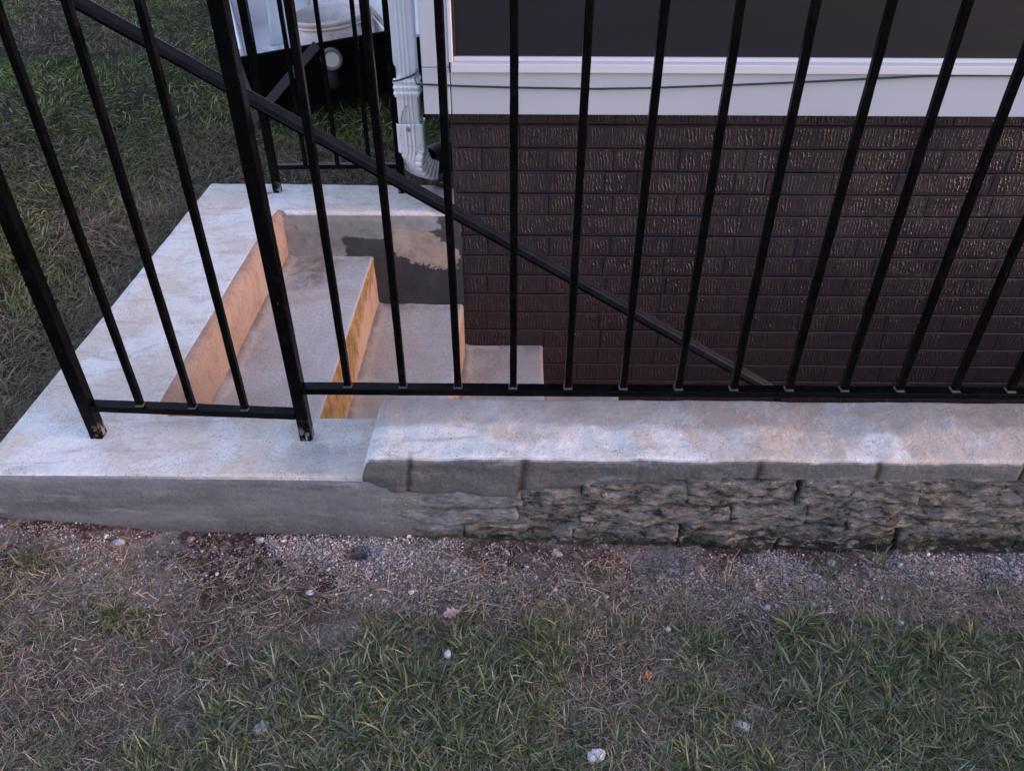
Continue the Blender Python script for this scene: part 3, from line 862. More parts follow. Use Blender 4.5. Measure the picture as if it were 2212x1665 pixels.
for x, zb in ((-0.9159, ZP - .02), (-0.4587, ZP - .02), (1.585, ZW - .02)):
    V_("post", x, YR + .002, .0265, zb, 1.27, rail)
    bar("post_cap", x - .018, x + .018, YR - .016, YR + .020, 1.271, 1.285, rail, .004)
def hrail(name, x0, x1, y, wd, za0, zb0, za1, zb1, parent):
    n = 60; xs = np.linspace(x0, x1, n); b = .0016; S = []
    for x in xs:
        t = (x - x0) / (x1 - x0); z0 = za0 + (za1 - za0) * t; z1 = zb0 + (zb1 - zb0) * t
        S.append([(x, y - wd / 2, z0 + b), (x, y - wd / 2, z1 - b), (x, y - wd / 2 + b, z1), (x, y + wd / 2 - b, z1), (x, y + wd / 2, z1 - b), (x, y + wd / 2, z0 + b), (x, y + wd / 2 - b, z0), (x, y - wd / 2 + b, z0)])
    S = np.array(S); S[..., 2] += fbm(S, 30, 2, 5) * .0008; S[..., 1] += fbm(S, 26, 2, 15) * .0008
    o = sweep(name, S, M_iron, parent, closed=True, smooth=False, caps=True); rc(o, parent); return o
hrail("bottom_rail", -0.4452, 1.5715, YR, .027, .315, .330, .315, .330, rail)
hrail("bottom_rail", -0.9025, -0.4722, YR, .027, .265, .280, .247, .262, rail)
hrail("top_rail", -0.9025, -0.4722, YR, .034, 1.225, 1.24, 1.225, 1.24, rail)
hrail("top_rail", -0.4452, 1.5715, YR, .034, 1.225, 1.24, 1.225, 1.24, rail)
for i in range(17):
    x = -0.1226 + (i - 2) * .114
    b = V_("baluster", x, YR, .0140, .3295, 1.2255, rail)
    weld(x, YR, .3303, .0140, b)
for x in (-0.799, -0.689, -0.578):
    z = .280 - (x + .9025) / .43 * .018
    b = V_("baluster", x, YR, .0140, z - .001, 1.2255, rail)
    weld(x, YR, z + .0003, .0140, b)
far = thing("iron_railing", "short black iron railing panel on the rear kerb beside the downspout", "railing", (-0.86, 2.63, ZP))
YFAR = 2.6285
for x in (-0.8586, -0.4126):
    V_("post", x, YFAR, .0265, ZP - .02, 1.12, far)
hrail("bottom_rail", -0.845, -0.426, YFAR, .026, .272, .288, .278, .294, far)
hrail("top_rail", -0.845, -0.426, YFAR, .034, 1.08, 1.095, 1.08, 1.095, far)
for x in (-0.744, -0.632, -0.520):
    V_("baluster", x, YFAR, .0135, .285, 1.081, far)

# sloping handrail: grooved cap moulding over a flat bar
hr = thing("handrail", "sloping black grooved metal handrail running down behind the balusters", "handrail", (-0.9, 1.385, 1.14))
YH = 1.400
def zline(x): return 1.036 + (0.265 - 1.036) / (0.551 + 0.720) * (x + .720)
M_hand = mat_simple('satin_black_handrail', (.008, .008, .012), .42, spec=.15, darker=(.015, .015, .020), nscale=30, bump=.2, bscale=120, bdist=.0006)
def moulding():
    w2 = .0140
    prof = [(-w2 + .003, -.011), (-w2, -.008), (-w2, .000), (-w2 + .003, .0035)]
    prof += [(-w2 + .007, .0045), (-w2 + .0085, .0025), (-w2 + .0105, .0025), (-w2 + .012, .005), (-.001, .006), (0, .0035), (.001, .0035), (.002, .006), (w2 - .012, .005), (w2 - .0105, .0025), (w2 - .0085, .0025), (w2 - .007, .0045)]
    prof += [(w2 - .003, .0035), (w2, .000), (w2, -.008), (w2 - .003, -.011)]
    xs = np.linspace(-1.02, .575, 80)
    k = (0.265 - 1.036) / 1.271; ln = math.sqrt(1 + k * k)
    S = np.array([[(x - v * k / ln, YH + u, zline(x) + v / ln) for u, v in prof] for x in xs])
    S[..., 2] += fbm(S, 12, 2, 44) * .0008
    return S
rc(sweep("cap_moulding", moulding(), M_hand, hr, closed=True, smooth=False, caps=True), hr)
def flatbar():
    xs = np.linspace(-1.0, .575, 20); S = []
    for x in xs: S.append([(x, YH - .009, zline(x) - .0125), (x, YH + .009, zline(x) - .0125), (x, YH + .009, zline(x) - .019), (x, YH - .009, zline(x) - .019)])
    return np.array(S)
rc(sweep("flat_bar", flatbar(), M_iron, hr, closed=True, smooth=False, caps=True), hr)
bar("bracket", .572, .590, YI - .006, YH + .008, .195, .236, hr)
bar("bracket", -.925, -.905, YR + .018, YH + .008, zline(-.915) - .032, zline(-.915) - .024, hr)

# ------------------------------------------------------------------ downspout
M_alu = NB("white_aluminium", rough=.27, spec=.7, metallic=.2)
_c = M_alu.mix(M_alu.ramp(M_alu.noise(7, 5, .6, vec=M_alu.vec(1, 1, .4)), .4, .7), (0.78, 0.80, 0.84), (0.66, 0.67, 0.70))
_c = M_alu.mix(M_alu.math('MULTIPLY', M_alu.ramp(M_alu.noise(55, 6, .75, off=3), .60, .64), M_alu.ramp(M_alu.Z, .42, .50, 1, 0)), _c, (.09, .075, .06))
M_alu.color(_c); M_alu.bump(M_alu.noise(25, 4, .6, vec=M_alu.vec(1, 1, .4)), .25, .004); M_alu = M_alu.m
ds = thing("downspout", "dented white metal downspout with ribbed elbow at the house corner", "downspout", (-0.37, 2.64, .22))
DXc, DYc = -0.369, 2.640
def spout_prof(w, d, ribs=True, rib=.0030):
    P = []; n = 44
    w2, d2, r = w / 2, d / 2, .008
    for u in np.linspace(-w2 + r, w2 - r, n):
        y = -d2
        if ribs:
            for c in (-.013, .0, .013): y -= rib * math.exp(-((u - c) / .0028) ** 2)
        P.append((u, y))
    for a in np.linspace(-math.pi / 2 + .3, -.2, 4): P.append((w2 - r + r * math.cos(a), -d2 + r + r * math.sin(a)))
    for v in np.linspace(-d2 + r, d2 - r, 6): P.append((w2, v))
    for a in np.linspace(.3, math.pi / 2 - .3, 3): P.append((w2 - r + r * math.cos(a), d2 - r + r * math.sin(a)))
    for u in np.linspace(w2 - r, -w2 + r, 8): P.append((u, d2))
    for a in np.linspace(math.pi / 2 + .3, math.pi - .3, 3): P.append((-w2 + r + r * math.cos(a), d2 - r + r * math.sin(a)))
    for v in np.linspace(d2 - r, -d2 + r, 6): P.append((-w2, v))
    for a in np.linspace(math.pi + .3, 1.5 * math.pi - .3, 3): P.append((-w2 + r + r * math.cos(a), -d2 + r + r * math.sin(a)))
    return np.array(P)
def straight(name, w, d, z0, z1, n, rib=.003, fn=None):
    P = spout_prof(w, d, True, rib); zs = np.linspace(z1, z0, n)
    S = np.array([[(DXc + u, DYc + v, z) for u, v in P] for z in zs])
    if fn is not None: S = fn(S)
    o = sweep(name, S, M_alu, ds, closed=True, smooth=True, caps=False); rc(o, ds); return o
def dent(S):
    S[..., 1] += .008 * np.exp(-(((S[..., 0] + .395) / .018) ** 2 + ((S[..., 2] - .60) / .02) ** 2)) * (S[..., 1] < DYc)
    S[..., :2] += np.stack([fbm(S, 9, 2, 3), fbm(S, 9, 2, 13)], -1) * .0015
    return S
straight("pipe", .077, .056, .575, 2.98, 170, fn=dent)
def bands(S):
    z = S[..., 2]; k = np.zeros_like(z)
    for c in (.572, .553, .534): k += np.exp(-((z - c) / .0068) ** 2)
    c2 = np.array([DXc, DYc]); dv = S[..., :2] - c2
    S[..., :2] = c2 + dv * (1 + .10 * k[..., None] + .0)
    return S
straight("joint_band", .0815, .060, .523, .583, 40, rib=.001, fn=bands)
def arch(S):
    x, z = S[..., 0] - DXc, S[..., 2]
    top = .498 - .05 * (x / .026) ** 2 * .9
    inside = sstep(.0, .004, top - z) * sstep(.029, .025, np.abs(x)) * (S[..., 1] < DYc - .02)
    S[..., 1] += inside * .013
    return S
straight("sleeve", .0755, .054, .40, .524, 90, rib=.0026, fn=arch)
def elbow():
    P = spout_prof(.090, .066, True, .0026)
    secs = []
    e = Vector((.55, .84, 0)).normalized()
    R0 = .100; zc = .345
    # straight collar, then the arc
    steps = [('s', z) for z in np.linspace(.437, zc, 16)] + [('a', a) for a in np.linspace(0, R(78), 70)][1:]
    for kind, t in steps:
        if kind == 's':
            c = Vector((DXc + .002, DYc + .002, t)); nx = Vector((1, 0, 0)); ny = Vector((0, 1, 0)); s = 1.0; ple = 0
        else:
            c = Vector((DXc + .002, DYc + .002, zc)) + e * (R0 * (1 - math.cos(t))) + Vector((0, 0, -R0 * math.sin(t)))
            tang = Vector((0, 0, -1)) * math.cos(t) + e * math.sin(t)
            k = min(1, t / .5)
            dirn = Vector((0, 1, 0)).lerp(e, k).normalized()
            ny = (dirn * math.cos(t) + Vector((0, 0, 1)) * math.sin(t)).normalized()
            nx = Vector((dirn.y, -dirn.x, 0))
            ple = 1
        sec = []
        for u, v in P:
            ins = 1.0
            if ple and abs(u) > .019:
                ins = 1 - .10 * (0.5 + .5 * math.cos(t / R(78) * 2 * math.pi * 7 + math.pi)) ** 3
            sec.append(c + nx * u * ins + ny * v * (ins if v < 0 else 1))
        secs.append(sec)
    return np.array([[tuple(q) for q in s] for s in secs])
o = sweep("elbow", elbow(), M_alu, ds, closed=True, smooth=True); rc(o, ds)
sm = o.modifiers.new("thick", 'SOLIDIFY'); sm.thickness = .0012
def screw():
    bm = bmesh.new()
    bmesh.ops.create_cone(bm, cap_ends=True, segments=6, radius1=.0055, radius2=.0048, depth=.005, matrix=Matrix.Translation((DXc - .002, DYc - .036, .418)) @ Matrix.Rotation(R(90), 4, 'X'))
    bmesh.ops.create_cone(bm, cap_ends=True, segments=16, radius1=.0085, radius2=.008, depth=.0014, matrix=Matrix.Translation((DXc - .002, DYc - .0335, .418)) @ Matrix.Rotation(R(90), 4, 'X'))
    bm_obj("screw", bm, mat_simple("zinc_screw", (.35, .35, .37), .35, metallic=.8), ds)
screw()
# flexible drain hose that takes the water from the elbow
def hose():
    c0 = Vector((DXc + .045, DYc + .085, .262)); pts = []; rad = []
    n = 64
    for i in range(n):
        t = i / (n - 1)
        pts.append(c0 + Vector((.075 * t ** .8, .20 * t, -.055 * t + .01 * math.sin(t * 3))))
        rad.append(.050 + .0045 * math.sin(i * 1.15))
    return tube_np(pts, rad, 28)
h = sweep("drain_hose", hose(), mat_simple("black_corrugated_plastic", (.018, .018, .019), .45), None, closed=True)
tag(h, "black corrugated drain hose lying behind the downspout elbow", "hose")

# ------------------------------------------------------------------ cart behind the stairs
cart = thing("utility_cart", "low black sided utility cart with white lined tray and slanting grey brace on the lawn", "cart", (-.95, 3.7, .17))
ang = math.atan2(.33, .945)
tilt = math.atan2(.058, .613)
CM = Matrix.Translation((-1.191, 3.49, .430)) @ Matrix.Rotation(ang, 4, 'Z') @ Matrix.Rotation(-tilt, 4, 'Y')
def cbox(name, x0, x1, y0, y1, z0, z1, mat, bev=.003, par=None, extra=None):
    bm = bmesh.new(); bm_box(bm, x0, x1, y0, y1, z0, z1, bev, 2)
    MM = CM @ (extra or Matrix.Identity(4))
    bmesh.ops.transform(bm, matrix=MM, verts=bm.verts)
    return bm_obj(name, bm, mat, par or cart)
M_cblk = mat_simple("cart_black", (.0018, .0018, .0022), .7, spec=.06, bump=.3, bscale=30, bdist=.004)
M_cwht = mat_simple("cart_white_liner", (.80, .79, .82), .45, var=.04)
W_, D_ = .640, 1.30
cbox("rim", -.004, W_ + .004, -.022, .0, -.032, .0, M_cblk)
cbox("side_panel", .0, W_, -.012, -.003, -.255, -.0325, M_cblk)
cbox("tray_wall", .0, .012, .001, D_, -.16, .03, M_cwht)
cbox("tray_wall", W_ - .012, W_, .001, D_, -.16, .001, M_cwht)
cbox("tray_wall", .013, W_ - .013, D_ - .012, D_, -.16, .20, M_cwht)
cbox("tray_floor", .013, W_ - .013, .0, D_ - .013, -.16, -.150, M_cwht)
cbox("side_rail", W_ + .001, W_ + .024, .012, D_, -.02, .006, mat_simple("tan_wood_edge", (.50, .36, .22), .6), .004)
cbox("side_shell", W_ + .026, W_ + .34, .03, D_, -.06, -.045, M_cwht, .004)
cbox("underframe", .03, W_ + .30, .05, .9, -.245, -.165, M_cblk)
cbox("side_panel", W_ + .003, W_ + .34, .02, .028, -.25, -.062, M_cblk)
def wheel(x):
    bm = bmesh.new()
    prof = [(.045, .030), (.10, .034), (.118, .024), (.122, 0), (.118, -.024), (.10, -.034), (.045, -.030)]
    n = 36; vs = []
    for k in range(n):
        a = 2 * math.pi * k / n
        vs.append([bm.verts.new((h_, r_ * math.cos(a), r_ * math.sin(a))) for r_, h_ in prof])
    for k in range(n):
        for j in range(len(prof)):
            j2 = (j + 1) % len(prof); k2 = (k + 1) % n
            bm.faces.new((vs[k][j], vs[k][j2], vs[k2][j2], vs[k2][j]))
    bmesh.ops.transform(bm, matrix=CM @ Matrix.Translation((x, .10, -.155)), verts=bm.verts)
    return bm_obj("wheel", bm, mat_simple("black_rubber_tyre", (.014, .014, .015), .7, bump=.5), cart, True)
wheel(.36); wheel(.72)
M_brace = mat_simple("weathered_steel", (.040, .038, .041), .55, metallic=.3, bump=.4)
def strut(p, q, wd, th):
    p = Vector(p); q = Vector(q); bm = bmesh.new(); L = (q - p).length
    bm_box(bm, -wd / 2, wd / 2, -th / 2, th / 2, 0, L, .002)
    z = (q - p).normalized(); x = z.cross(Vector((0, 1, 0))).normalized(); y = z.cross(x)
    Mx = Matrix((x, y, z)).transposed().to_4x4(); Mx.translation = p
    bmesh.ops.transform(bm, matrix=Mx, verts=bm.verts)
    return bm_obj("brace", bm, M_brace, cart)
strut((-.874, 3.56, .462), (-1.20, 3.36, .15), .038, .006)
strut((-1.21, 3.47, .42), (-1.17, 3.43, .30), .04, .006)
def disc():
    nrm_ = (CM.to_3x3() @ Vector((0, -1, 0))).normalized()
    base = Matrix.Translation((-.826, 3.598 - .012, .396)) @ nrm_.to_track_quat('Z', 'Y').to_matrix().to_4x4()
    bm = bmesh.new()
    n = 36
    prof = [(.047, -.02), (.047, .012), (.043, .016), (.036, .016), (.034, .010), (.034, -.02)]
    vs = [[bm.verts.new(base @ Vector((r_ * math.cos(2 * math.pi * k / n), r_ * math.sin(2 * math.pi * k / n), h_))) for r_, h_ in prof] for k in range(n)]
    for k in range(n):
        for j in range(len(prof) - 1): bm.faces.new((vs[k][j], vs[k][j + 1], vs[(k + 1) % n][j + 1], vs[(k + 1) % n][j]))
    ring = bm_obj("pipe_ring", bm, mat_simple("grey_plastic", (.16, .15, .15), .5), cart, True)
    bm = bmesh.new(); bmesh.ops.create_cone(bm, cap_ends=True, segments=36, radius1=.0335, radius2=.033, depth=.010, matrix=base @ Matrix.Translation((0, 0, .004)))
    bm_obj("pipe_plug", bm, mat_simple("cream_plastic", (.66, .62, .57), .5, var=.03), cart)
disc()
# bucket
bk = thing("bucket", "white plastic bucket smeared with cement standing in the cart tray", "bucket", (-.86, 3.93, .31))
BM_ = NB("smeared_plastic", rough=.4, spec=.4)
BM_.color(BM_.mix(BM_.ramp(BM_.noise(6, 6, .65, vec=BM_.vec(1, 1, 1.3)), .40, .66), (.74, .68, .69), (.56, .46, .43)))
_z = BM_.ramp(BM_.noise(30, 5, .7, off=3), .66, .70, 0, .8)
BM_.color(BM_.mix(_z, BM_.b.inputs['Base Color'].links[0].from_socket, (.12, .10, .10)))
BM_.bump(BM_.noise(12, 4, .6), .3, .006); BM_ = BM_.m
def lathe(name, prof, mat, parent, mtx, n=48, smooth=True):
    S = np.array([[tuple(mtx @ Vector((r_ * math.cos(2 * math.pi * k / n), r_ * math.sin(2 * math.pi * k / n), h_))) for k in range(n)] for r_, h_ in prof])
    o = sweep(name, S, mat, parent, closed=True, smooth=smooth); rc(o, parent); return o
BMX = Matrix.Translation((-.852, 3.895, .300)) @ Matrix.Rotation(R(-5), 4, 'Y') @ Matrix.Rotation(R(3), 4, 'X')
lathe("body", [(0, 0), (.150, 0), (.155, .004), (.168, .10), (.180, .215), (.178, .216), (.166, .10), (.152, .008), (0, .008)], BM_, bk, BMX)
lathe("rim", [(.180, .196), (.188, .196), (.188, .203), (.181, .204), (.181, .210), (.189, .211), (.189, .228), (.186, .231), (.179, .229), (.178, .21)], BM_, bk, BMX)
def lug(a):
    bm = bmesh.new(); bmesh.ops.create_cone(bm, cap_ends=True, segments=18, radius1=.018, radius2=.014, depth=.018)
    mt = BMX @ Matrix.Rotation(a, 4, 'Z') @ Matrix.Translation((.192, 0, .185)) @ Matrix.Rotation(R(90), 4, 'Y')
    bmesh.ops.transform(bm, matrix=mt, verts=bm.verts); bm_obj("handle_lug", bm, BM_, bk)
lug(R(-28)); lug(R(152))
def marks():
    M_b = mat_simple("blue_print", (.03, .05, .13), .5)
    for a0, s in ((-61, 1.0), (-54, 1.25)):
        bm = bmesh.new()
        ring_ = []
        for du, dz in ((-.016, 0), (.016, 0), (.004, .030 * s), (-.004, .030 * s)):
            a = R(a0) + du / .165; rr = .1612 + (.085 + dz - .06) * .12 + .004
            ring_.append(bm.verts.new(BMX @ Vector((rr * math.cos(a), rr * math.sin(a), .082 + dz))))
        bm.faces.new(ring_)
        o = bm_obj("printed_mark", bm, M_b, bk)
        s_ = o.modifiers.new("t", 'SOLIDIFY'); s_.thickness = .001; s_.offset = 1
marks()
# crumpled bag and a paper sheet in the tray
def crumple(name, c, sx, sy, sz, mat, seed, sub=4):
    bm = bmesh.new(); bmesh.ops.create_icosphere(bm, subdivisions=sub, radius=1.0)
    P = np.array([v.co[:] for v in bm.verts])
    d = 1 + fbm(P, 1.6, 4, seed) * .45 + np.abs(fbm(P, 4, 3, seed + 4)) * .25
    for v, k, p in zip(bm.verts, d, P): v.co = Vector((c[0] + p[0] * k * sx, c[1] + p[1] * k * sy, c[2] + max(-.55, p[2] * k) * sz))
    return bm, mat
bm, mt_ = crumple("plastic_bag", (-1.07, 3.70, .372), .105, .07, .045, None, 5)
bag = bm_obj("plastic_bag", bm, mat_simple("white_film", (.60, .62, .66), .3, darker=(.38, .42, .40), nscale=12, bump=.8, bscale=40, bdist=.01), None, True)
tag(bag, "crumpled white plastic bag lying left of the bucket in the cart", "bag")
bm = bmesh.new(); g = bmesh.ops.create_grid(bm, x_segments=12, y_segments=12, size=.5)
mt2 = Matrix.Translation((-1.10, 4.02, .46)) @ Matrix.Rotation(ang, 4, 'Z') @ Matrix.Rotation(R(68), 4, 'X') @ Matrix.Rotation(R(-6), 4, 'Z')
for v in bm.verts:
    x, y = v.co.x, v.co.y
    v.co = mt2 @ Vector((x * .20, y * .24, .015 * math.sin(x * 4) + .01 * y * y))
sheet = bm_obj("plastic_sheet", bm, mat_simple("translucent_lid", (.55, .58, .63), .3, var=.05), None, True)
s_ = sheet.modifiers.new("t", 'SOLIDIFY'); s_.thickness = .002
tag(sheet, "pale plastic sheet leaning upright in the tray behind the white bag", "plastic sheet")

# ------------------------------------------------------------------ loose stones, lumps and leaves on the ground
def gz(x, y): return float(ground_z(np.array([x]), np.array([y]))[0])
M_lump = mat_simple("mortar_lump", (.46, .46, .49), .9, darker=(.27, .26, .27), nscale=45, bump=1.0, bscale=160, bdist=.004)
M_pink = mat_simple("brick_chunk", (.30, .20, .17), .9, darker=(.22, .14, .12), nscale=45, bump=1.0, bscale=140, bdist=.004)
M_chalk = mat_simple("white_chip", (.66, .66, .70), .85, darker=(.50, .49, .52), nscale=60, bump=.8, bscale=200, bdist=.002)
def rock(name, x, y, sx, sy, sz, mat, label, seed, cat="stone", group=None, lift=.25):
    bm = bmesh.new(); bmesh.ops.create_icosphere(bm, subdivisions=3, radius=1.0)
    P = np.array([v.co[:] for v in bm.verts])
    d = 1 + fbm(P + seed, 1.3, 2, seed) * .45 + fbm(P + seed, 4.0, 3, seed + 4) * .28
    rot = Matrix.Rotation(random.uniform(0, 6.28), 3, 'Z')
    for v, k, p in zip(bm.verts, d, P):
        q = rot @ Vector((p[0] * k, p[1] * k, p[2] * k)); v.co = Vector((q.x * sx, q.y * sy, q.z * sz)) * .78
    o = bm_obj(name, bm, mat, None, False)
    o.location = (x, y, gz(x, y) + sz * lift)
    return tag(o, label, cat, group)
def lumpy(name, x, y, s, mat, label, seed, n=6, cat="mortar lump"):
    bm = bmesh.new(); rs = random.Random(seed)
    allP = []
    for k in range(n):
        b2 = bmesh.new(); bmesh.ops.create_icosphere(b2, subdivisions=3, radius=1.0)
        P = np.array([v.co[:] for v in b2.verts]); d = 1 + fbm(P + k + seed, 1.8, 3, seed + k) * .5
        a = rs.uniform(0, 6.28); rr = s * rs.uniform(.0, .75) * (k > 0); c = Vector((math.cos(a) * rr, math.sin(a) * rr * .7, s * rs.uniform(0, .25)))
        q = s * rs.uniform(.35, .6)
        for v, kk in zip(b2.verts, d): v.co = c + Vector((v.co.x * kk * q, v.co.y * kk * q, v.co.z * kk * q * .8))
        me_ = bpy.data.meshes.new("t"); b2.to_mesh(me_); b2.free(); bm.from_mesh(me_); bpy.data.meshes.remove(me_)
    o = bm_obj(name, bm, mat, None)
    o.location = (x, y, gz(x, y) + s * .28)
    return tag(o, label, cat)
lumpy("mortar_lump", -.434, .72, .017, M_lump, "grey crumbly mortar lump in the grass at lower left", 3, 7)
lumpy("mortar_lump", .14, .677, .017, M_chalk, "whitest crumbly mortar lump, near the bottom edge of the lawn", 9, 8)
lumpy("mortar_lump", .40, .735, .014, M_lump, "flat grey lump half hidden in the grass at lower right", 17, 6)
rock("stone_chip", -.127, .865, .0075, .010, .008, M_chalk, "white chip standing alone in the middle of the grass", 4, lift=1.6)
rock("stone_chip", -.416, 1.005, .011, .007, .006, M_chalk, "flat white chip left of centre between gravel and grass", 6)
rock("stone", .39, 1.094, .014, .013, .013, M_pink, "pinkish brick chunk at the foot of the stone wall", 8)
rock("stone", .508, .995, .010, .009, .008, M_lump, "round grey pebble on the bare strip right of centre", 12)
rock("stone", -.845, 1.118, .016, .010, .009, M_lump, "pale grey stone under the railing's left panel, at the kerb foot", 14)
rock("stone", -.55, 1.135, .012, .010, .010, M_lump, "bluish grey pebble against the kerb foot, nearest the corner post", 15)
rock("stone", -.285, 1.108, .013, .009, .008, mat_simple("grey_pebble", (.20, .19, .21), .8, bump=.5), "dark grey pebble beside the dug hole at the wall foot", 16)
rock("stone", .087, 1.123, .015, .008, .008, M_lump, "flat pale stone at the wall foot right of the hole", 19)
rock("stone", .76, .955, .009, .008, .007, M_chalk, "small white chip on the bare strip at the far right", 22)
rock("stone", .30, .94, .007, .007, .006, M_chalk, "small white cube of cement on bare soil right of the pink leaf", 25)
rock("stone", -.70, 1.135, .010, .008, .007, M_pink, "small tan stone at the kerb foot between the two front posts", 27)
rock("stone", .68, 1.12, .010, .009, .009, M_lump, "grey pebble at the wall foot just left of the grass tuft", 29)
def leaf(x, y, L, Wd, rz, mat, label, curl=.25, lobed=False, h=.012):
    n = 14; bm = bmesh.new(); rows = []
    for i in range(n + 1):
        t = i / n; w0 = Wd * math.sin(math.pi * t ** .8) * (1 + (.35 * math.sin(t * 22) if lobed else .04 * math.sin(t * 30))) * .5 + .0003
        row = []
        for k in (-1, -.5, 0, .5, 1):
            row.append(bm.verts.new((L * (t - .5), k * w0, curl * L * ((t - .5) ** 2) + abs(k) * w0 * .5 + .0012 * math.sin(t * 17 + k * 4))))
        rows.append(row)
    for i in range(n):
        for k in range(4): bm.faces.new((rows[i][k], rows[i + 1][k], rows[i + 1][k + 1], rows[i][k + 1]))
    o = bm_obj("leaf", bm, mat, None, True)
    o.location = (x, y, gz(x, y) + h); o.rotation_euler = (R(12), R(-8), rz)
    s = o.modifiers.new("t", 'SOLIDIFY'); s.thickness = .0004
    return tag(o, label, "leaf")
leaf(.24, .815, .018, .012, 1.7, mat_simple("orange_leaf", (.36, .11, .05), .6), "small orange leaf lying on the grass right of centre", h=.034)
leaf(-.125, .952, .034, .020, .25, mat_simple("pink_leaf", (.42, .27, .25), .7), "curled pinkish dry leaf where the bare strip meets the grass", lobed=True, h=.016)
leaf(.50, 1.04, .022, .016, 1.2, mat_simple("tan_leaf", (.38, .28, .24), .7), "pale tan leaf scrap on the gravel strip right of centre", lobed=True)
leaf(-.88, 2.60, .028, .010, .1, mat_simple("brown_leaf", (.20, .15, .11), .7), "tiny brown leaf scrap on the rear corner of the kerb", h=.002)
bpy.data.objects[-1] if False else None
for o_ in bpy.data.objects:
    if o_.name.startswith("leaf") and o_.location.y > 2: o_.location.z = ZP + .004

# ------------------------------------------------------------------ gravel
def scatter_stones():
    n = 200000
    x = RNG.uniform(-1.5, 1.6, n); y = 1.160 - np.abs(RNG.normal(0, .095, n)) - RNG.uniform(0, .03, n)
    far_ = RNG.random(n) < .16; y = np.where(far_, RNG.uniform(.6, 1.15, n), y)
    dens = fbm(P3(x, y), 7, 4, 61) + .25 * fbm(P3(x, y), 22, 2, 63)
    wgt = sstep(-.22, .12, dens) * (.55 + .45 * sstep(.5, .9, RNG.random(n) + dens)) * (1 - .6 * far_)
    kp = (RNG.random(n) < wgt * .93 + .07) & (y > .5) & (y < 1.156)
    kp &= ~((((x + .335) / .028) ** 2 + ((y - 1.110) / .017) ** 2 < RNG.uniform(.5, 1.3, n)))
    x, y = x[kp], y[kp]; n = len(x)
    s = np.exp(RNG.normal(math.log(.00105), .50, n)); s = np.clip(s, .0006, .0075)
    base = np.array([(1, 0, 0), (-1, 0, 0), (0, 1, 0), (0, -1, 0), (0, 0, 1), (0, 0, -1), (.7, .7, .3), (-.7, .6, .4)], float)
    tri = np.array([(0, 6, 4), (6, 2, 4), (2, 7, 4), (7, 1, 4), (1, 3, 4), (3, 0, 4), (0, 3, 5), (3, 1, 5), (1, 2, 5), (2, 0, 5), (0, 2, 6), (1, 7, 2)])
    B = base[None] * RNG.uniform(.6, 1.25, (n, 8, 1)) * np.stack([RNG.uniform(.8, 1.4, n), RNG.uniform(.7, 1.1, n), RNG.uniform(.5, .9, n)], -1)[:, None]
    a = RNG.uniform(0, 6.28, n); ca, sa = np.cos(a)[:, None], np.sin(a)[:, None]
    Bx = B[..., 0] * ca - B[..., 1] * sa; By = B[..., 0] * sa + B[..., 1] * ca
    V = np.stack([Bx, By, B[..., 2]], -1) * s[:, None, None]
    V[..., 0] += x[:, None]; V[..., 1] += y[:, None]; V[..., 2] += (ground_z(x, y) + s * .3)[:, None]
    F = (tri[None] + (np.arange(n) * 8)[:, None, None]).reshape(-1, 3)
    pal = np.array([(.54, .48, .465), (.33, .27, .255), (.18, .115, .10), (.32, .25, .235), (.14, .11, .10), (.55, .54, .57)])
    ci = RNG.choice(6, n, p=[.34, .24, .10, .12, .07, .13]); c = pal[ci] * RNG.uniform(.75, 1.12, (n, 1))
    o = link("gravel", mesh_np("gravel", V.reshape(-1, 3), F, np.repeat(c, 8, 0)), mat_tint("gravel_mat", .9, .15))
    tag(o, "crushed cement crumbs and grit along the foot of the wall", "gravel", kind='stuff')
scatter_stones()

# ------------------------------------------------------------------ grass
def blades(name, x, y, length, width, lean, heading, curl, col, mat, nseg=4, zoff=0.0, twist=.0):
    n = len(x); k = nseg + 1
    t = np.linspace(0, 1, k)[None]
    th = lean[:, None] + curl[:, None] * t          # angle from vertical
    ds_ = length[:, None] / nseg
    hx = np.cumsum(np.sin(th) * ds_, 1) - np.sin(th[:, :1]) * ds_
    hz = np.cumsum(np.cos(th) * ds_, 1) - np.cos(th[:, :1]) * ds_
    side = heading[:, None] + twist * (t - .5) * RNG.normal(0, 1, (n, 1))
    cx = x[:, None] + hx * np.cos(heading)[:, None] + .12 * length[:, None] * np.sin(t * 2.5) * RNG.normal(0, .5, (n, 1)) * -np.sin(heading)[:, None]
    cy = y[:, None] + hx * np.sin(heading)[:, None] + .12 * length[:, None] * np.sin(t * 2.5) * RNG.normal(0, .5, (n, 1)) * np.cos(heading)[:, None]
    g = ground_z(cx.ravel(), cy.ravel()).reshape(n, k)
    cz = np.maximum(ground_z(x, y)[:, None] + hz, g + .0015) + zoff
    wd = width[:, None] * (1 - t ** 2.2 * .92) * (.75 + .5 * np.sin(np.pi * np.minimum(t * 1.3, 1)))
    px = -np.sin(side) * wd / 2; py = np.cos(side) * wd / 2
    roll = RNG.uniform(-.5, .5, (n, 1)) * wd
    A = np.stack([cx - px, cy - py, cz - roll], -1); Bq = np.stack([cx + px, cy + py, cz + roll], -1)
    V = np.stack([A, Bq], 2).reshape(n, 2 * k, 3)
    f = np.array([(2 * i, 2 * i + 1, 2 * i + 3, 2 * i + 2) for i in range(nseg)])
    F = (f[None] + (np.arange(n) * 2 * k)[:, None, None]).reshape(-1, 4)
    C = np.repeat(col[:, None], 2 * k, 1)
    tip = np.repeat(t, 2, 1)[..., None]
    C = C * (1 - .0 * tip) + np.array([.05, .045, .02]) * tip * .35
    o = link(name, mesh_np(name, V.reshape(-1, 3), F, C.reshape(-1, 3)), mat, smooth=True)
    return o
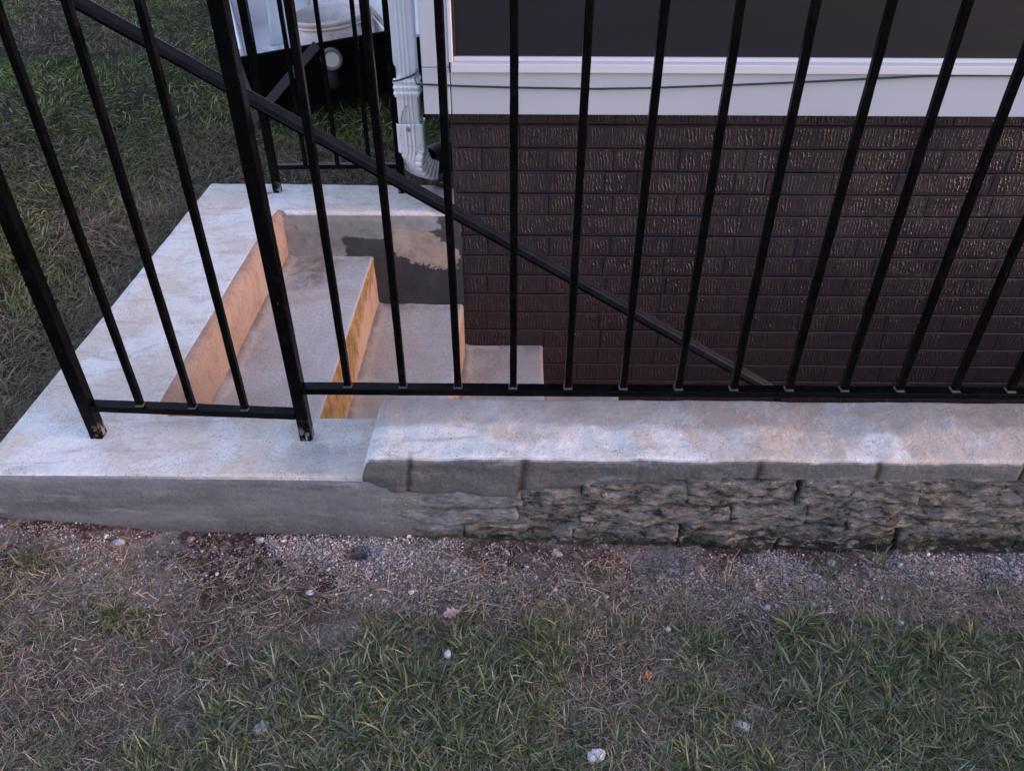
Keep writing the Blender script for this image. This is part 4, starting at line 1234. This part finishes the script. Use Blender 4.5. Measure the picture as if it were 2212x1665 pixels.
M_grass = mat_tint("grass_blade", .6, .10, trans=True)
M_straw = mat_tint("dry_straw", .85, .08)
def pick(pal, p, n, v=.2):
    pal = np.array(pal); return pal[RNG.choice(len(pal), n, p=p)] * RNG.uniform(1 - v, 1 + v, (n, 1))

def green_mask(x, y):
    m = fbm(P3(x, y), 5.2, 4, 91) * 1.35 + .6 * fbm(P3(x, y), 14, 2, 97)
    m += np.minimum((.955 + .02 * np.sin(x * 5) - y) * 4.2, .42) - .06 - 2.2 * sstep(.95, 1.0, y)
    m += .30 * sstep(-.7, .7, x) - .10 * sstep(-.1, -.65, x)
    return m
# front lawn
n = 185000
x = RNG.uniform(-1.6, 1.6, n); y = RNG.uniform(.30, 1.12, n)
# blades grow in tufts
cxs = RNG.uniform(-1.6, 1.6, 2600); cys = RNG.uniform(.30, 1.10, 2600)
pickc = RNG.integers(0, 2600, n); tuft = RNG.random(n) < .78
rad_ = np.abs(RNG.normal(0, .017, n)); aa = RNG.uniform(0, 6.28, n)
x = np.where(tuft, cxs[pickc] + rad_ * np.cos(aa), x); y = np.where(tuft, cys[pickc] + rad_ * np.sin(aa), y)
gm_ = green_mask(x, y)
kp = (RNG.random(n) < np.clip(sstep(-.25, .75, gm_) * .92, .010, 1)) & (y < 1.12)
x, y, pickc, tuft, aa, gm_ = x[kp], y[kp], pickc[kp], tuft[kp], aa[kp], gm_[kp]; n = len(x)
tl = RNG.uniform(.7, 1.35, 2600); tw = RNG.uniform(.6, 1.5, 2600)
length = np.clip(RNG.normal(.030, .013, n), .008, .085) * np.where(tuft, tl[pickc], 1) * (.55 + .45 * sstep(-.2, .7, gm_))
width = np.clip(RNG.normal(.0016, .0008, n), .0007, .0050) * np.where(tuft, tw[pickc], 1)
heading = np.where(tuft, aa, RNG.uniform(0, 6.28, n)) + RNG.normal(0, .6, n)
lean = np.clip(RNG.normal(.75, .35, n), .05, 1.35); curl = np.clip(RNG.normal(.75, .45, n), -.2, 1.8)
tc = RNG.uniform(0, 1, 2600)
col = pick([(.060, .090, .038), (.105, .142, .070), (.140, .155, .066), (.225, .245, .160), (.27, .225, .15), (.24, .28, .21)], [.26, .27, .10, .17, .08, .12], n)
o = blades("lawn_grass", x, y, length, width, lean, heading, curl, col, M_grass)
tag(o, "short green grass in the foreground", "grass", kind='stuff')
# dry thatch lying between the green tufts
n = 150000
x = RNG.uniform(-1.6, 1.6, n); y = RNG.uniform(.30, 1.13, n)
dm = fbm(P3(x, y), 6, 3, 71) * .8 + .35 * sstep(1.12, 1.0, y) + .15
kp = RNG.random(n) < np.clip(dm + .3, .06, 1) * (.35 + .65 * sstep(1.14, .98, y))
x, y = x[kp], y[kp]; n = len(x)
length = np.clip(RNG.normal(.026, .011, n), .008, .07); width = RNG.uniform(.0005, .0013, n)
col = pick([(.20, .152, .12), (.31, .255, .205), (.075, .056, .044), (.43, .37, .31), (.15, .155, .09)], [.26, .22, .22, .14, .16], n)
o = blades("dry_thatch", x, y, length, width, RNG.normal(1.35, .22, n), RNG.uniform(0, 6.28, n), RNG.normal(.1, .5, n), col, M_straw, 4, .001)
tag(o, "dead brown grass stems matted over the soil in the foreground", "dry grass", kind='stuff')
# long straw stems on the gravel
n = 150
x = RNG.uniform(-1.2, 1.3, n); y = RNG.uniform(.98, 1.12, n)
o = blades("straw", x, y, RNG.uniform(.06, .17, n), RNG.uniform(.0008, .0016, n), RNG.normal(1.5, .05, n), RNG.normal(0, .35, n) + np.pi * RNG.integers(0, 2, n), RNG.normal(0, .06, n), pick([(.30, .24, .19), (.22, .17, .13)], [.5, .5], n), M_straw, 8, .003)
tag(o, "long pale straw stems lying along the wall foot", "straw", kind='stuff')
# tufts that grow at the wall foot
def tuftthing(x0, y0, n, Lm, label, greens=True, spread=.02):
    x = x0 + RNG.normal(0, spread * .4, n); y = y0 + RNG.normal(0, spread * .25, n)
    col = pick([(.07, .10, .055), (.12, .15, .10), (.22, .20, .13)] if greens else [(.25, .2, .13), (.3, .24, .18), (.14, .14, .08)], [.4, .35, .25], n)
    o = blades("grass_tuft", x, y, np.clip(RNG.normal(Lm, Lm * .35, n), .01, Lm * 1.7), RNG.uniform(.0012, .0026, n), np.abs(RNG.normal(.5, .4, n)), RNG.uniform(0, 6.28, n), RNG.normal(.8, .5, n), col, M_grass, 6)
    return tag(o, label, "grass tuft")
tuftthing(.777, 1.112, 26, .06, "tall thin green grass tuft against the foot of the stone wall")
tuftthing(.66, 1.09, 40, .045, "grey green spreading tuft on gravel left of the tall one", spread=.04)
tuftthing(.44, 1.06, 24, .04, "yellowish tuft beside the pinkish brick chunk", False)
tuftthing(.17, 1.07, 34, .04, "straw coloured tuft on the gravel right of the flat pale stone", False, .04)
tuftthing(-1.0, 1.05, 80, .04, "dark green tuft at the left edge below the kerb", True, .05)
tuftthing(1.0, 1.03, 50, .038, "dark green tuft on the bare strip at the right edge", True, .06)

# back lawn to the left of and behind the stairs
n = 230000
u = RNG.random(n)
y = .9 + 9.0 * u ** 1.5; x = RNG.uniform(-1, 1, n)
x = np.where(y < 2.72, -1.14 - np.abs(x) * (1.9 + y * .3), -3.2 + (x + 1) * .5 * (3.6 + (y - 2.7) * .3) - (y - 2.7) * .45)
kp = ~((x > -1.14) & (y < 2.72)) & ~((x > -.23) & (y > 2.4))
# keep off the cart's footprint
lx = (x + 1.191) * math.cos(ang) + (y - 3.49) * math.sin(ang); ly = -(x + 1.191) * math.sin(ang) + (y - 3.49) * math.cos(ang)
kp &= ~((lx > .02) & (lx < .95) & (ly > .06) & (ly < 1.3))
gm2 = fbm(P3(x, y), 1.5, 4, 33) * .9 + fbm(P3(x, y), 6, 2, 35) * .4 + .42
gm2 -= .40 * np.exp(-((x + 1.14) / .25) ** 2) * (y < 3.2) + .35 * ((x > -1.14) & (y < 3.2))
kp &= RNG.random(n) < np.clip(.40 + gm2 * .6, .15, 1)
x, y, gm2 = x[kp], y[kp], gm2[kp]; n = len(x)
dist = np.sqrt(x * x + y * y)
length = np.clip(RNG.normal(.040, .014, n), .012, .09); width = np.clip(RNG.normal(.0023, .0007, n), .001, .005) * (1 + .16 * np.maximum(dist - 2, 0))
dry = RNG.random(n) > sstep(-.15, .55, gm2) * .9 + .03
cg = pick([(.070, .112, .018), (.120, .168, .036), (.20, .23, .080), (.034, .056, .006), (.33, .36, .20)], [.28, .28, .16, .18, .10], n)
cd = pick([(.20, .155, .10), (.29, .225, .155), (.12, .095, .06)], [.4, .3, .3], n)
col = np.where(dry[:, None], cd, cg)
swirl = fbm(P3(x, y), 3, 2, 55) * 6
o = blades("lawn_grass", x, y, length, width, np.clip(RNG.normal(.85, .35, n), .1, 1.4), swirl + RNG.normal(0, 1.0, n), np.clip(RNG.normal(.7, .4, n), -.2, 1.6), col, M_grass, 3)
tag(o, "darker lawn grass left of and behind the stairwell", "grass", kind='stuff')
# dry stems among the back lawn, thick along the kerb
n = 42000
y = RNG.uniform(.95, 3.4, n); x = np.where(RNG.random(n) < .5, -1.135 - np.abs(RNG.normal(0, .28, n)), RNG.uniform(-2.2, -1.135, n))
bk_ = RNG.random(n) < .22
x = np.where(bk_, RNG.uniform(-1.15, -.23, n), x); y = np.where(bk_, RNG.uniform(2.72, 3.3, n), y)
n = len(x)
o = blades("dry_thatch", x, y, np.clip(RNG.normal(.032, .012, n), .01, .07), RNG.uniform(.0008, .0020, n), RNG.normal(1.25, .25, n), RNG.uniform(0, 6.28, n), RNG.normal(.1, .5, n), pick([(.185, .140, .110), (.25, .195, .150), (.13, .10, .078), (.145, .14, .09), (.10, .13, .07)], [.26, .2, .2, .18, .16], n), M_straw, 3, .001)
tag(o, "dead brown grass stems along the outer edge of the kerb", "dry grass", kind='stuff')
print("bricks", nb, "tris approx", sum(len(m.polygons) for m in bpy.data.meshes) * 2)
